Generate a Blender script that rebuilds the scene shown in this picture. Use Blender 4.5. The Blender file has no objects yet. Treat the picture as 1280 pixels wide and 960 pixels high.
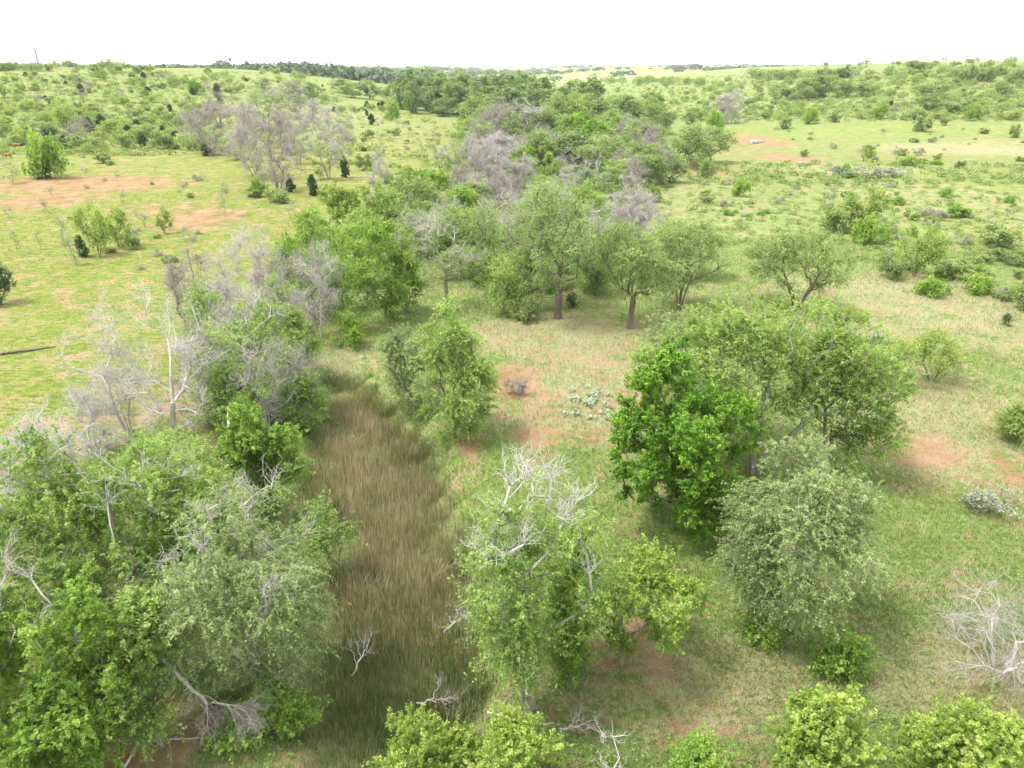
import bpy, math, random
import numpy as np
from math import radians, sin, cos, pi

# ---------------------------------------------------------------- camera, sky, sun, exposure
S = bpy.context.scene
COL = S.collection
HC = 22.0                     # height of the drone above the creek flat
PITCH = radians(23.4)
F = 920.0                     # focal length in pixels of the 1280 px wide photograph
cam = bpy.data.cameras.new('camera')
cam.sensor_width = 36.0
cam.lens = F / 1280 * 36.0
cam.clip_start = 0.2
cam.clip_end = 20000
cam_o = bpy.data.objects.new('camera', cam)
COL.objects.link(cam_o)
cam_o.location = (0, 0, HC)
cam_o.rotation_euler = (pi / 2 - PITCH, 0, 0)
S.camera = cam_o

SUN_EL, SUN_AZ = radians(64), radians(-105)      # azimuth measured from +Y towards +X
w = bpy.data.worlds.new('World')
S.world = w
w.use_nodes = True
nt = w.node_tree
nt.nodes.clear()
out = nt.nodes.new('ShaderNodeOutputWorld')
bg = nt.nodes.new('ShaderNodeBackground')
sky = nt.nodes.new('ShaderNodeTexSky')
sky.sky_type = 'NISHITA'
sky.sun_disc = False
sky.sun_elevation = SUN_EL
sky.sun_rotation = SUN_AZ
sky.air_density = 1.0
sky.dust_density = 3.0
# thin overcast: a cloud sheet of nearly even white lies over the blue
tc = nt.nodes.new('ShaderNodeTexCoord')
nz = nt.nodes.new('ShaderNodeTexNoise')
nz.inputs['Scale'].default_value = 2.2
nz.inputs['Detail'].default_value = 5
mr = nt.nodes.new('ShaderNodeMapRange')
mr.inputs['From Min'].default_value = 0.3
mr.inputs['From Max'].default_value = 0.7
mr.inputs['To Min'].default_value = 0.80
mr.inputs['To Max'].default_value = 1.0
mx = nt.nodes.new('ShaderNodeMix')
mx.data_type = 'RGBA'
mx.inputs['B'].default_value = (9.4, 9.5, 9.6, 1)
nt.links.new(tc.outputs['Generated'], nz.inputs['Vector'])
nt.links.new(nz.outputs['Fac'], mr.inputs['Value'])
nt.links.new(mr.outputs['Result'], mx.inputs['Factor'])
nt.links.new(sky.outputs['Color'], mx.inputs['A'])
nt.links.new(mx.outputs['Result'], bg.inputs['Color'])
bg.inputs['Strength'].default_value = 0.14
nt.links.new(bg.outputs[0], out.inputs['Surface'])

sun = bpy.data.lights.new('sun', 'SUN')
sun.energy = 3.3
sun.angle = radians(13)
sun.color = (1.0, 0.96, 0.88)
sun_o = bpy.data.objects.new('sun', sun)
COL.objects.link(sun_o)
sun_o.rotation_euler = (pi / 2 - SUN_EL, 0, pi - SUN_AZ)

S.view_settings.view_transform = 'Standard'
S.view_settings.look = 'None'
S.view_settings.gamma = 1
S.view_settings.use_curve_mapping = False
S.view_settings.exposure = 1.02
S.cycles.max_bounces = 6
S.cycles.diffuse_bounces = 2
S.cycles.transmission_bounces = 3
S.cycles.transparent_max_bounces = 4

# ---------------------------------------------------------------- terrain as a function
def sst(x, a, b):
    t = np.clip((np.asarray(x, float) - a) / (b - a), 0, 1)
    return t * t * (3 - 2 * t)

_r = np.random.RandomState(5)
_wv = [(_r.uniform(-1, 1), _r.uniform(-1, 1), _r.uniform(0, 6.28)) for _ in range(40)]
def wav(x, y, scale, k0, n=6):
    s = 0
    for i in range(n):
        a, b, p = _wv[(k0 + i) % 40]
        s = s + np.sin((a * x + b * y) / scale * 2.6 + p + i)
    return s / n

SLOUGH = [(-3.6, 14, 3.3), (-3.9, 20, 3.6), (-5.5, 29, 4.1), (-8.2, 38, 4.6), (-11.3, 47, 3.4), (-12.6, 53, 1.6)]
def slough(x, y):
    """signed distance in metres to the edge of the reed-grown slough (negative inside)"""
    x = np.asarray(x, float); y = np.asarray(y, float)
    best = np.full(np.broadcast(x, y).shape, 1e9)
    for (x0, y0, r0), (x1, y1, r1) in zip(SLOUGH[:-1], SLOUGH[1:]):
        dx, dy = x1 - x0, y1 - y0
        t = np.clip(((x - x0) * dx + (y - y0) * dy) / (dx * dx + dy * dy), 0, 1)
        d = np.hypot(x - x0 - t * dx, y - y0 - t * dy) - (r0 + t * (r1 - r0))
        best = np.minimum(best, d)
    return best + .55 * np.sin(x * 1.1 + 2.1 * np.sin(y * .7)) * np.sin(y * .9 + 1) + .35 * np.sin(x * 2.7 - y * 1.9)

def H(x, y):
    x = np.asarray(x, float); y = np.asarray(y, float)
    d = np.hypot(x, y)
    z = 0.35 * wav(x, y, 26, 0) + 0.12 * wav(x, y, 7, 5)
    z = z - 1.1 * sst(-slough(x, y), -1.6, 1.2)
    z = z + 0.7 * np.exp(-(((x - 1.5) / 7) ** 2 + ((y - 50) / 7) ** 2))
    hl = sst(y, 130, 430) * sst(-x, 15, 260)
    z = z + 21.0 * hl * (1 - 0.55 * sst(d, 560, 1200))
    hr = sst(y, 210, 520) * sst(x, 40, 300)
    z = z + (21.5 + 5 * sst(x, 200, 480)) * hr * (1 - 0.4 * sst(d, 700, 1500))
    z = z + 1.6 * wav(x, y, 90, 11) * sst(d, 140, 330)
    z = z + (7 * wav(x, y, 420, 17) - 3) * sst(d, 700, 1600)
    z = z + 15 * sst(d, 3000, 7000)
    return z

FW = np.array([0, cos(PITCH), -sin(PITCH)]); UP = np.array([0, sin(PITCH), cos(PITCH)])
def hit(px, py):
    """ground point seen at a pixel of the 1280x960 photograph"""
    d = FW + np.array([1, 0, 0]) * (px - 640) / F + UP * (-(py - 480) / F)
    t = np.concatenate([np.linspace(12, 120, 500), np.geomspace(120.5, 7000, 2600)])
    X, Y, Z = d[0] * t, d[1] * t, HC + d[2] * t
    below = Z < H(X, Y)
    if not below.any():
        i = len(t) - 1
    else:
        i = int(np.argmax(below))
    return float(X[i]), float(Y[i]), float(H(X[i], Y[i]))

def scale_at(x, y, z):
    return F / float(np.dot(np.array([x, y, z - HC]), FW))

# ---------------------------------------------------------------- mesh helpers
def mesh_np(name, verts, polys, size, attrs=None, smooth=False, mats=(), matidx=None):
    """polys: flat int array, every face with `size` corners (or a list of (array, size) blocks)"""
    me = bpy.data.meshes.new(name)
    blocks = polys if isinstance(polys, list) else [(polys, size)]
    flat = np.concatenate([b[0].ravel() for b in blocks]).astype(np.int32)
    tot = np.concatenate([np.full(b[0].size // b[1], b[1], np.int32) for b in blocks])
    st = np.concatenate([[0], np.cumsum(tot)[:-1]]).astype(np.int32)
    me.vertices.add(len(verts))
    me.vertices.foreach_set('co', np.asarray(verts, np.float32).ravel())
    me.loops.add(len(flat))
    me.loops.foreach_set('vertex_index', flat)
    me.polygons.add(len(tot))
    me.polygons.foreach_set('loop_start', st)
    me.polygons.foreach_set('loop_total', tot)
    me.polygons.foreach_set('use_smooth', np.full(len(tot), smooth))
    for m in mats:
        me.materials.append(m)
    if matidx is not None:
        me.polygons.foreach_set('material_index', np.asarray(matidx, np.int32))
    for k, v in (attrs or {}).items():
        a = me.attributes.new(k, 'FLOAT', 'POINT')
        a.data.foreach_set('value', np.asarray(v, np.float32))
    me.update(calc_edges=True)
    return me

def link(name, data, parent=None, loc=None):
    o = bpy.data.objects.new(name, data)
    COL.objects.link(o)
    if parent is not None:
        o.parent = parent
    if loc is not None:
        o.location = loc
    return o

def tag(o, label=None, cat=None, group=None, kind=None):
    if label: o['label'] = label
    if cat: o['category'] = cat
    if group: o['group'] = group
    if kind: o['kind'] = kind
    return o

def unit(v):
    return v / np.maximum(np.linalg.norm(v, axis=-1, keepdims=True), 1e-9)

# ---------------------------------------------------------------- materials
def new_mat(name):
    m = bpy.data.materials.new(name)
    m.use_nodes = True
    m.node_tree.nodes.clear()
    return m, m.node_tree.nodes, m.node_tree.links

def ramp(N, stops):
    r = N.new('ShaderNodeValToRGB')
    e = r.color_ramp.elements
    while len(e) < len(stops):
        e.new(0.5)
    for i, (p, c) in enumerate(stops):
        e[i].position = p
        e[i].color = (*c, 1)
    return r

def leaf_mat(name, c0, c1, c2, trans=0.35, rough=0.55):
    """leaf colours c0..c2 by a per-leaf 'tint'; whole plants shift a little too"""
    m, N, L = new_mat(name)
    o = N.new('ShaderNodeOutputMaterial')
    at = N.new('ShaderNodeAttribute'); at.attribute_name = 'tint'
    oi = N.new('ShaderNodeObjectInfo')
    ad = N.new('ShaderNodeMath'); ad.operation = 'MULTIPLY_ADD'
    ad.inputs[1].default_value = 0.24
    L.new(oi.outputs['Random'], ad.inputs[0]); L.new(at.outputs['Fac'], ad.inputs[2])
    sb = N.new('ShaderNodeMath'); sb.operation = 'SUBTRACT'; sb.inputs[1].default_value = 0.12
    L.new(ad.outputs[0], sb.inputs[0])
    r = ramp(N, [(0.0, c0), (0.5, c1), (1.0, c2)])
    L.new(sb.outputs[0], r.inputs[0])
    p = N.new('ShaderNodeBsdfPrincipled')
    p.inputs['Roughness'].default_value = rough
    p.inputs['Specular IOR Level'].default_value = 0.35
    L.new(r.outputs['Color'], p.inputs['Base Color'])
    t = N.new('ShaderNodeBsdfTranslucent')
    tm = N.new('ShaderNodeMix'); tm.data_type = 'RGBA'; tm.blend_type = 'MULTIPLY'
    tm.inputs['Factor'].default_value = 1.0
    tm.inputs['B'].default_value = (1.25, 1.3, 0.6, 1)
    L.new(r.outputs['Color'], tm.inputs['A'])
    L.new(tm.outputs['Result'], t.inputs['Color'])
    mixn = N.new('ShaderNodeMixShader'); mixn.inputs[0].default_value = trans
    L.new(p.outputs[0], mixn.inputs[1]); L.new(t.outputs[0], mixn.inputs[2])
    L.new(mixn.outputs[0], o.inputs['Surface'])
    return m

def wood_mat(name, c0, c1, scale=3.0, rough=0.85):
    m, N, L = new_mat(name)
    o = N.new('ShaderNodeOutputMaterial')
    t = N.new('ShaderNodeTexCoord')
    mp = N.new('ShaderNodeMapping'); mp.inputs['Scale'].default_value = (1, 1, 0.25)
    L.new(t.outputs['Object'], mp.inputs['Vector'])
    n = N.new('ShaderNodeTexNoise'); n.inputs['Scale'].default_value = scale * 3
    n.inputs['Detail'].default_value = 6; n.inputs['Roughness'].default_value = 0.65
    L.new(mp.outputs[0], n.inputs['Vector'])
    r = ramp(N, [(0.3, c0), (0.7, c1)])
    L.new(n.outputs['Fac'], r.inputs[0])
    p = N.new('ShaderNodeBsdfPrincipled')
    p.inputs['Roughness'].default_value = rough
    p.inputs['Specular IOR Level'].default_value = 0.2
    L.new(r.outputs['Color'], p.inputs['Base Color'])
    b = N.new('ShaderNodeBump'); b.inputs['Strength'].default_value = 0.6; b.inputs['Distance'].default_value = 0.04
    L.new(n.outputs['Fac'], b.inputs['Height']); L.new(b.outputs[0], p.inputs['Normal'])
    L.new(p.outputs[0], o.inputs['Surface'])
    return m

M = {}
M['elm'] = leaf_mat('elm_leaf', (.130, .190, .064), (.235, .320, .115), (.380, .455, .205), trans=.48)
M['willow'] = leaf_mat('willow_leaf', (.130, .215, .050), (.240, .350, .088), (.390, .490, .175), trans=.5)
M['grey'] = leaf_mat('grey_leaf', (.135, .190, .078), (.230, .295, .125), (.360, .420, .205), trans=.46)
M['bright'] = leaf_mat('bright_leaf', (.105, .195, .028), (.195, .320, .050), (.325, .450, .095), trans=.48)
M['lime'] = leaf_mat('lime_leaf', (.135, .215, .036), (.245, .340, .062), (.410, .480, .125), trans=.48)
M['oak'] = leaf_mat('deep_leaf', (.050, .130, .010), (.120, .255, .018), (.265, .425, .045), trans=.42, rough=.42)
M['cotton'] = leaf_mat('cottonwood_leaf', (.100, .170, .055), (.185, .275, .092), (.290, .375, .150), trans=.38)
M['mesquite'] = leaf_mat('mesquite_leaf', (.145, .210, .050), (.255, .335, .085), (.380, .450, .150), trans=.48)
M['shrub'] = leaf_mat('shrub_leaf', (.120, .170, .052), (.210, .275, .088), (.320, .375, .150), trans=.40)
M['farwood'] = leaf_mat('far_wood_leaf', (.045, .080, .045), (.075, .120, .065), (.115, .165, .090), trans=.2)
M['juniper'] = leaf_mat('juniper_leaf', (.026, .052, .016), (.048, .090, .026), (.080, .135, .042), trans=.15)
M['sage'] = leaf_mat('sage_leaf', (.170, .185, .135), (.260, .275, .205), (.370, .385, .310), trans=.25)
M['bark'] = wood_mat('bark', (.075, .058, .047), (.190, .155, .130))
M['barkgrey'] = wood_mat('grey_bark', (.150, .130, .115), (.310, .280, .250))
M['dead'] = wood_mat('dead_wood', (.260, .240, .220), (.480, .450, .415))
M['deadpale'] = wood_mat('bleached_wood', (.330, .310, .285), (.560, .535, .495))
M['deadred'] = wood_mat('weathered_wood', (.165, .142, .132), (.350, .312, .292))

def attr(N, name):
    a = N.new('ShaderNodeAttribute'); a.attribute_name = name
    return a.outputs['Fac']

def ground_mat():
    m, N, L = new_mat('ground')
    o = N.new('ShaderNodeOutputMaterial')
    t = N.new('ShaderNodeTexCoord')
    def noise(scale, detail=5, rough=.55, vec=None, dist=0.0):
        n = N.new('ShaderNodeTexNoise')
        n.inputs['Scale'].default_value = scale
        n.inputs['Detail'].default_value = detail
        n.inputs['Roughness'].default_value = rough
        n.inputs['Distortion'].default_value = dist
        L.new(vec or t.outputs['Object'], n.inputs['Vector'])
        return n.outputs['Fac']
    def mixc(f, a, b):
        x = N.new('ShaderNodeMix'); x.data_type = 'RGBA'
        for s, v in (('Factor', f), ('A', a), ('B', b)):
            if isinstance(v, (tuple, float)):
                x.inputs[s].default_value = (*v, 1) if isinstance(v, tuple) else v
            else:
                L.new(v, x.inputs[s])
        return x.outputs['Result']
    def math_(op, a, b=None, c=None, clamp=False):
        x = N.new('ShaderNodeMath'); x.operation = op; x.use_clamp = clamp
        for i, v in enumerate((a, b, c)):
            if v is None: continue
            if isinstance(v, (int, float)): x.inputs[i].default_value = v
            else: L.new(v, x.inputs[i])
        return x.outputs[0]
    def smooth(v, a, b, lo=0.0, hi=1.0):
        x = N.new('ShaderNodeMapRange'); x.interpolation_type = 'SMOOTHSTEP'
        L.new(v, x.inputs['Value'])
        x.inputs['From Min'].default_value = a; x.inputs['From Max'].default_value = b
        x.inputs['To Min'].default_value = lo; x.inputs['To Max'].default_value = hi
        return x.outputs['Result']
    soil, straw, lush, past, dark_ground, field = [attr(N, k) for k in ('soil', 'straw', 'lush', 'pasture', 'dark_ground', 'field')]
    mp = N.new('ShaderNodeMapping'); mp.inputs['Scale'].default_value = (1.0, 2.6, 1.0)
    mp.inputs['Rotation'].default_value = (0, 0, radians(18))
    L.new(t.outputs['Object'], mp.inputs['Vector'])
    n_big = noise(.045, 4)
    n_mid = noise(.35, 6, .6)
    n_sm = noise(1.7, 6, .68)
    n_st = noise(.85, 6, .65, mp.outputs[0], .4)
    n_fine = noise(9, 5, .75)
    n_far = noise(.012, 4)
    green = mixc(smooth(n_mid, .35, .65), (.085, .148, .032), (.145, .215, .056))
    green = mixc(smooth(n_sm, .38, .66), green, (.215, .235, .100))
    pas = mixc(smooth(n_mid, .35, .65), (.175, .210, .040), (.265, .285, .066))
    pas = mixc(smooth(n_st, .40, .60), (.095, .140, .030), pas)
    base = mixc(past, green, pas)
    base = mixc(math_('MULTIPLY', lush, smooth(n_mid, .25, .6), clamp=True), base, (.150, .225, .042))
    # dry straw
    sf = smooth(math_('ADD', math_('MULTIPLY', n_sm, .85), math_('MULTIPLY_ADD', straw, .42, math_('MULTIPLY', n_mid, .85))), .90, 1.16)
    base = mixc(sf, base, mixc(smooth(n_fine, .35, .65), (.205, .205, .105), (.320, .295, .180)))
    # bare red soil
    so = math_('ADD', math_('MULTIPLY_ADD', soil, .56, math_('MULTIPLY', n_mid, 1.4)), math_('MULTIPLY', n_st, 1.8))
    so = math_('ADD', so, math_('MULTIPLY', n_fine, .5))
    so = smooth(so, 1.98, 2.38)
    so = math_('MULTIPLY', so, smooth(n_sm, .25, .50, .25, 1.0))
    soilc = mixc(smooth(n_mid, .3, .7), (.225, .110, .062), (.310, .200, .135))
    base = mixc(so, base, soilc)
    # damp, litter strewn floor of the slough; darker ground below trees
    base = mixc(dark_ground, base, mixc(smooth(n_sm, .35, .65), (.070, .080, .035), (.150, .135, .075)))
    fieldc = mixc(smooth(n_far, .42, .58), (.190, .280, .075), (.290, .325, .155))
    base = mixc(field, base, fieldc)
    # fine grain of blades and clods
    base = mixc(smooth(n_fine, .30, .72, 0, .30), base, (.10, .13, .035))
    p = N.new('ShaderNodeBsdfPrincipled')
    p.inputs['Roughness'].default_value = .95
    p.inputs['Specular IOR Level'].default_value = .05
    L.new(base, p.inputs['Base Color'])
    b = N.new('ShaderNodeBump'); b.inputs['Strength'].default_value = .9; b.inputs['Distance'].default_value = .25
    hh = math_('ADD', math_('MULTIPLY', n_sm, .7), math_('MULTIPLY', n_fine, .3))
    L.new(hh, b.inputs['Height']); L.new(b.outputs[0], p.inputs['Normal'])
    L.new(p.outputs[0], o.inputs['Surface'])
    return m
M['ground'] = ground_mat()

# ---------------------------------------------------------------- ground zones (colour of the land)
#        px, py, rx, ry (pixels), strength
SOIL = [(105, 230, 130, 12, 1.05), (60, 250, 70, 14, .95), (200, 262, 90, 12, .65), (250, 275, 55, 16, 1.0), (150, 215, 90, 10, .4),
        (230, 335, 70, 26, .42), (60, 545, 90, 26, .55), (165, 520, 80, 30, .6), (110, 450, 90, 30, .28), (330, 300, 60, 14, .3),
        (642, 482, 40, 28, 1.0), (690, 505, 60, 30, .6), (668, 548, 40, 14, .95), (725, 545, 36, 18, .75), (700, 450, 80, 24, .5), (780, 500, 60, 20, .5),
        (1145, 565, 66, 24, 1.0), (1275, 590, 40, 30, .9), (1200, 610, 90, 24, .45), (190, 925, 75, 60, 1.0), (588, 550, 16, 30, 1.0), (790, 835, 60, 45, .8),
        (880, 925, 60, 40, .62), (1230, 850, 80, 40, .5), (945, 176, 42, 9, 1.0), (988, 198, 42, 7, 1.0), (930, 190, 60, 12, .5), (760, 468, 60, 20, .45),
        (1085, 392, 40, 12, .5), (810, 800, 40, 30, .6), (850, 600, 40, 20, .25), (700, 900, 50, 40, .5), (255, 205, 50, 8, .3),
        (505, 190, 60, 10, .22), (470, 240, 40, 12, .3), (880, 215, 60, 8, .7), (1130, 195, 120, 12, .35), (1000, 720, 40, 16, .45),
        (960, 690, 90, 30, .3), (30, 590, 60, 30, .6), (420, 215, 50, 10, .3)]
STRAW = [(1200, 186, 120, 9, .72), (1240, 178, 80, 6, .4), (1060, 212, 110, 7, .5), (1170, 390, 180, 50, .75), (1200, 520, 140, 80, .65),
         (690, 425, 110, 34, .85), (740, 500, 100, 60, .8), (1150, 560, 110, 50, .85), (1100, 420, 120, 30, .6), (900, 860, 220, 80, .7), (1200, 255, 140, 30, .4),
         (650, 520, 80, 50, .35), (1200, 850, 140, 70, .85), (430, 455, 40, 24, .6), (480, 180, 90, 40, .25), (640, 300, 200, 30, .2),
         (100, 420, 160, 90, .15), (880, 260, 90, 40, .3), (350, 150, 120, 40, .35), (1010, 540, 60, 40, .3), (860, 460, 90, 60, .3)]
LUSH = [(1100, 164, 190, 8, 1.0), (960, 165, 70, 7, .8), (1180, 285, 160, 40, .45), (870, 690, 80, 50, .8), (600, 600, 40, 60, .7), (470, 410, 60, 16, .7),
        (700, 610, 120, 50, .45), (1080, 640, 120, 40, .5), (980, 310, 160, 50, .35), (1180, 225, 140, 14, .5), (960, 800, 120, 60, .45),
        (40, 400, 120, 60, .2), (250, 420, 100, 60, .2), (660, 700, 60, 60, .6)]
DARK_GROUND = [(250, 740, 200, 90, .55), (330, 860, 110, 60, .55), (350, 440, 70, 80, .45), (480, 370, 80, 30, .4), (620, 340, 120, 26, .35), (660, 260, 170, 40, .35),  # patches of darker ground below trees
       (650, 180, 110, 30, .35), (660, 860, 40, 40, .35), (1000, 740, 70, 30, .25), (870, 660, 60, 26, .3), (340, 230, 50, 16, .3)]
FIELD = [(790, 99, 190, 4.5, 1.0), (700, 97, 120, 5, .9), (930, 90, 60, 2.5, .8), (240, 84, 90, 3, .6), (1190, 79, 120, 3, .9), (440, 120, 60, 4, .5),
         (460, 98, 40, 3, .8), (1040, 83, 60, 2.5, .8)]

def blobs(tab):
    r = []
    for px, py, rx, ry, s in tab:
        x, y, z = hit(px, py)
        xa, ya, _ = hit(px, py + ry)
        xb, yb, _ = hit(px, max(py - ry, 79 if py > 90 else py - ry))
        rY = max(min(abs(yb - ya) * .5, 900), .8)
        r.append((x, (ya + yb) / 2, rx / scale_at(x, y, z), rY, s))
    return r
def zone(tab, x, y):
    v = np.zeros_like(x)
    for bx, by, rx, ry, s in tab:
        q = ((x - bx) / rx) ** 2 + ((y - by) / ry) ** 2
        v = np.maximum(v, s * np.exp(-q * q * .7))
    return v
Z = {k: blobs(t) for k, t in (('soil', SOIL), ('straw', STRAW), ('lush', LUSH), ('dark_ground', DARK_GROUND), ('field', FIELD))}

_e = [hit(px, py)[:2] for px, py in ((150, 700), (300, 545), (330, 440), (345, 380), (380, 320), (440, 255), (520, 215), (595, 200), (560, 150), (500, 128))]
_ex = [p[0] for p in _e]; _ey = [p[1] for p in _e]
def pasture(x, y):
    edge = np.interp(y, _ey, _ex)
    wob = 2.5 * wav(x, y, 14, 3) * np.clip(y / 60, .6, 3)
    return sst(edge - x + wob, -1.5, 6.0) * (1 - .45 * sst(y, 210, 330) * sst(-x, 40, 120)) + .45 * sst(x - .33 * y, 0, 30) * sst(y, 95, 130)

def ground_attrs(x, y):
    s = slough(x, y)
    a = {k: zone(Z[k], x, y) for k in Z}
    a['dark_ground'] = np.clip(np.maximum(a['dark_ground'] * (.5 + .5 * wav(x, y, 3, 33)), .8 * sst(-s, -.2, 1.2)), 0, 1)
    a['soil'] = np.maximum(a['soil'], .22 + .14 * sst(wav(x, y, 16, 21), 0, .6) + .07 * pasture(x, y) * (1 - sst(y, 200, 300))) * (1 - sst(-s, -.3, 1)) * (1 - a['field'])
    a['pasture'] = np.clip(pasture(x, y), 0, 1)
    d = np.hypot(x, y)
    hill = sst(y, 170, 260) * sst(np.abs(x - .05 * y), 20, 90)
    a['pasture'] = a['pasture'] * (1 - .8 * hill)
    a['lush'] = np.maximum(a['lush'], .42 * hill)
    a['straw'] = np.maximum(a['straw'] - .0 * hill, .16 * hill)
    a['field'] = np.clip(a['field'] * sst(d, 450, 700) + .25 * sst(d, 1500, 2500), 0, 1)
    return a

rr = np.concatenate([np.linspace(4, 14, 12)[:-1], np.geomspace(14, 9000, 560)])
th = np.linspace(radians(-64), radians(64), 620)
R_, T_ = np.meshgrid(rr, th, indexing='ij')
gx, gy = (R_ * np.sin(T_)).ravel(), (R_ * np.cos(T_)).ravel()
gz = H(gx, gy)
nr, nth = len(rr), len(th)
idx = np.arange(nr * nth).reshape(nr, nth)
q = np.stack([idx[:-1, :-1], idx[:-1, 1:], idx[1:, 1:], idx[1:, :-1]], -1).reshape(-1, 4)
gme = mesh_np('ground', np.stack([gx, gy, gz], 1), q, 4, ground_attrs(gx, gy), True, [M['ground']])
g_o = tag(link('ground', gme), kind='structure')
# land behind and under the drone, so that the sheet has no edge near the camera
bx_ = np.linspace(-1, 1, 60)
BX, BY = np.meshgrid(np.sign(bx_) * np.abs(bx_) ** 2 * 3000, np.linspace(-3000, 4, 60) , indexing='ij')
bxv, byv = BX.ravel(), BY.ravel()
bi = np.arange(3600).reshape(60, 60)
bq = np.stack([bi[:-1, :-1], bi[1:, :-1], bi[1:, 1:], bi[:-1, 1:]], -1).reshape(-1, 4)
bme = mesh_np('ground_behind', np.stack([bxv, byv, np.minimum(H(bxv, byv) , 30) - .25], 1), bq, 4, ground_attrs(bxv, byv), True, [M['ground']])
tag(link('ground_behind', bme), kind='structure')

# ---------------------------------------------------------------- plant builders
def tube_mesh(P, parent, R, sides=6):
    """frustum per edge, joined ring to ring along the main stem"""
    n = len(P)
    idxs = np.array([i for i in range(n) if parent[i] >= 0])
    par = np.array(parent)
    D = np.zeros((n, 3)); D[idxs] = unit(P[idxs] - P[par[idxs]])
    roots = np.array([i for i in range(n) if parent[i] < 0])
    for r_ in roots:
        ch = [i for i in idxs if par[i] == r_]
        D[r_] = D[ch[0]] if ch else (0, 0, 1)
    main = {}
    for i in idxs:
        p_ = par[i]
        if p_ not in main or R[i] > R[main[p_]]: main[p_] = i
    a = np.arange(sides) * 2 * pi / sides
    def ring(C, Dd, rad):
        ref = np.tile(np.array([.93, .21, .3]), (len(C), 1))
        u = unit(np.cross(Dd, ref)); v = np.cross(Dd, u)
        return C[:, None, :] + rad[:, None, None] * (np.cos(a)[None, :, None] * u[:, None, :] + np.sin(a)[None, :, None] * v[:, None, :])
    is_main = np.array([main[par[i]] == i for i in idxs])
    Ds = np.where(is_main[:, None], D[par[idxs]], D[idxs])
    Rs = np.where(is_main, R[par[idxs]], np.minimum(R[idxs] * 1.15, R[par[idxs]]))
    A = ring(P[par[idxs]], Ds, Rs); B = ring(P[idxs], D[idxs], R[idxs])
    m = len(idxs)
    V = np.concatenate([A, B], 1).reshape(-1, 3)
    base = (np.arange(m) * 2 * sides)[:, None]
    k = np.arange(sides)
    Q = np.stack([base + k, base + (k + 1) % sides, base + sides + (k + 1) % sides, base + sides + k], -1).reshape(-1, 4)
    return V, Q

def grow(trunks, targets, rng, bf=.35, seg=.7, tip=.012, p=2.25, base_r=None, curl=.18, lift=.25):
    """skeleton: trunk polylines, then each target joined to the cheapest node"""
    P, par, plen, free = [], [], [], []
    for tr in trunks:
        tr = np.asarray(tr, float)
        for i, pt in enumerate(tr):
            P.append(pt); par.append(len(P) - 2 if i else -1)
            plen.append(plen[-1] + np.linalg.norm(pt - tr[i - 1]) if i else 0.0)
            free.append(i >= len(tr) * .55)
    tops = np.array([np.asarray(t)[-1] for t in trunks])
    order = np.argsort([np.min(np.linalg.norm(tops - t, axis=1)) for t in targets])
    tips = []
    for oi_ in order:
        T = targets[oi_]
        PA = np.array(P); d = np.linalg.norm(PA - T, axis=1)
        back = np.maximum(0, PA[:, 2] - T[2])
        cost = d + bf * np.array(plen) + .8 * back + np.where(np.array(free), 0, 1e3)
        j = int(np.argmin(cost))
        L_ = d[j]
        n = max(1, int(round(L_ / seg)))
        A_ = P[j]
        pd = unit(P[j] - P[par[j]]) if par[j] >= 0 else np.array([0, 0, 1.])
        mid = (A_ + T) / 2 + pd * L_ * .16 + rng.normal(0, 1, 3) * L_ * curl * .5 + np.array([0, 0, 1]) * L_ * lift * .3
        last = j
        for s in range(1, n + 1):
            t = s / n
            pt = (1 - t) ** 2 * A_ + 2 * t * (1 - t) * mid + t * t * T
            if s < n: pt = pt + rng.normal(0, .05 * min(seg, 1.5), 3)
            P.append(pt); par.append(last); plen.append(plen[last] + np.linalg.norm(pt - P[last])); free.append(True)
            last = len(P) - 1
        tips.append(last)
    P = np.array(P); n = len(P)
    acc = np.zeros(n)
    R = np.zeros(n)
    for i in range(n - 1, -1, -1):
        R[i] = max(acc[i] + (tip * .35) ** p, tip ** p) ** (1 / p)
        if par[i] >= 0: acc[par[i]] += R[i] ** p * 1.0
    if base_r:
        rm = max(R[i] for i in range(n) if par[i] < 0)
        k = base_r / rm
        thick = np.clip((R - tip) / max(rm - tip, 1e-6), 0, 1)
        R = R * (1 + (k - 1) * thick ** 1.5) if k > 1 else R * k ** thick
    R[0] *= 1.35
    return P, par, R, np.array(tips)

def spikes(P0, D, L_, R0, rng, bend=.35, droop=0.0):
    """thin bent three sided twigs"""
    n = len(P0)
    D = unit(D)
    side = unit(np.cross(D, rng.normal(0, 1, (n, 3))))
    mid = P0 + D * L_[:, None] * .5 + side * (L_ * bend * .25)[:, None]
    D2 = unit(D + side * bend * -1 + np.array([0, 0, -droop]))
    end = mid + D2 * L_[:, None] * .5
    u = side; v = np.cross(D, u)
    a = np.arange(3) * 2 * pi / 3
    ringd = np.cos(a)[None, :, None] * u[:, None, :] + np.sin(a)[None, :, None] * v[:, None, :]
    A = P0[:, None, :] + ringd * R0[:, None, None]
    B = mid[:, None, :] + ringd * (R0 * .65)[:, None, None]
    V = np.concatenate([A, B, end[:, None, :]], 1).reshape(-1, 3)
    b = (np.arange(n) * 7)[:, None]; k = np.arange(3)
    Q = np.stack([b + k, b + (k + 1) % 3, b + 3 + (k + 1) % 3, b + 3 + k], -1).reshape(-1, 4)
    T = np.stack([b + 3 + k, b + 3 + (k + 1) % 3, b + 6 + 0 * k], -1).reshape(-1, 3)
    return V, Q, T, mid, end, D2

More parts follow.
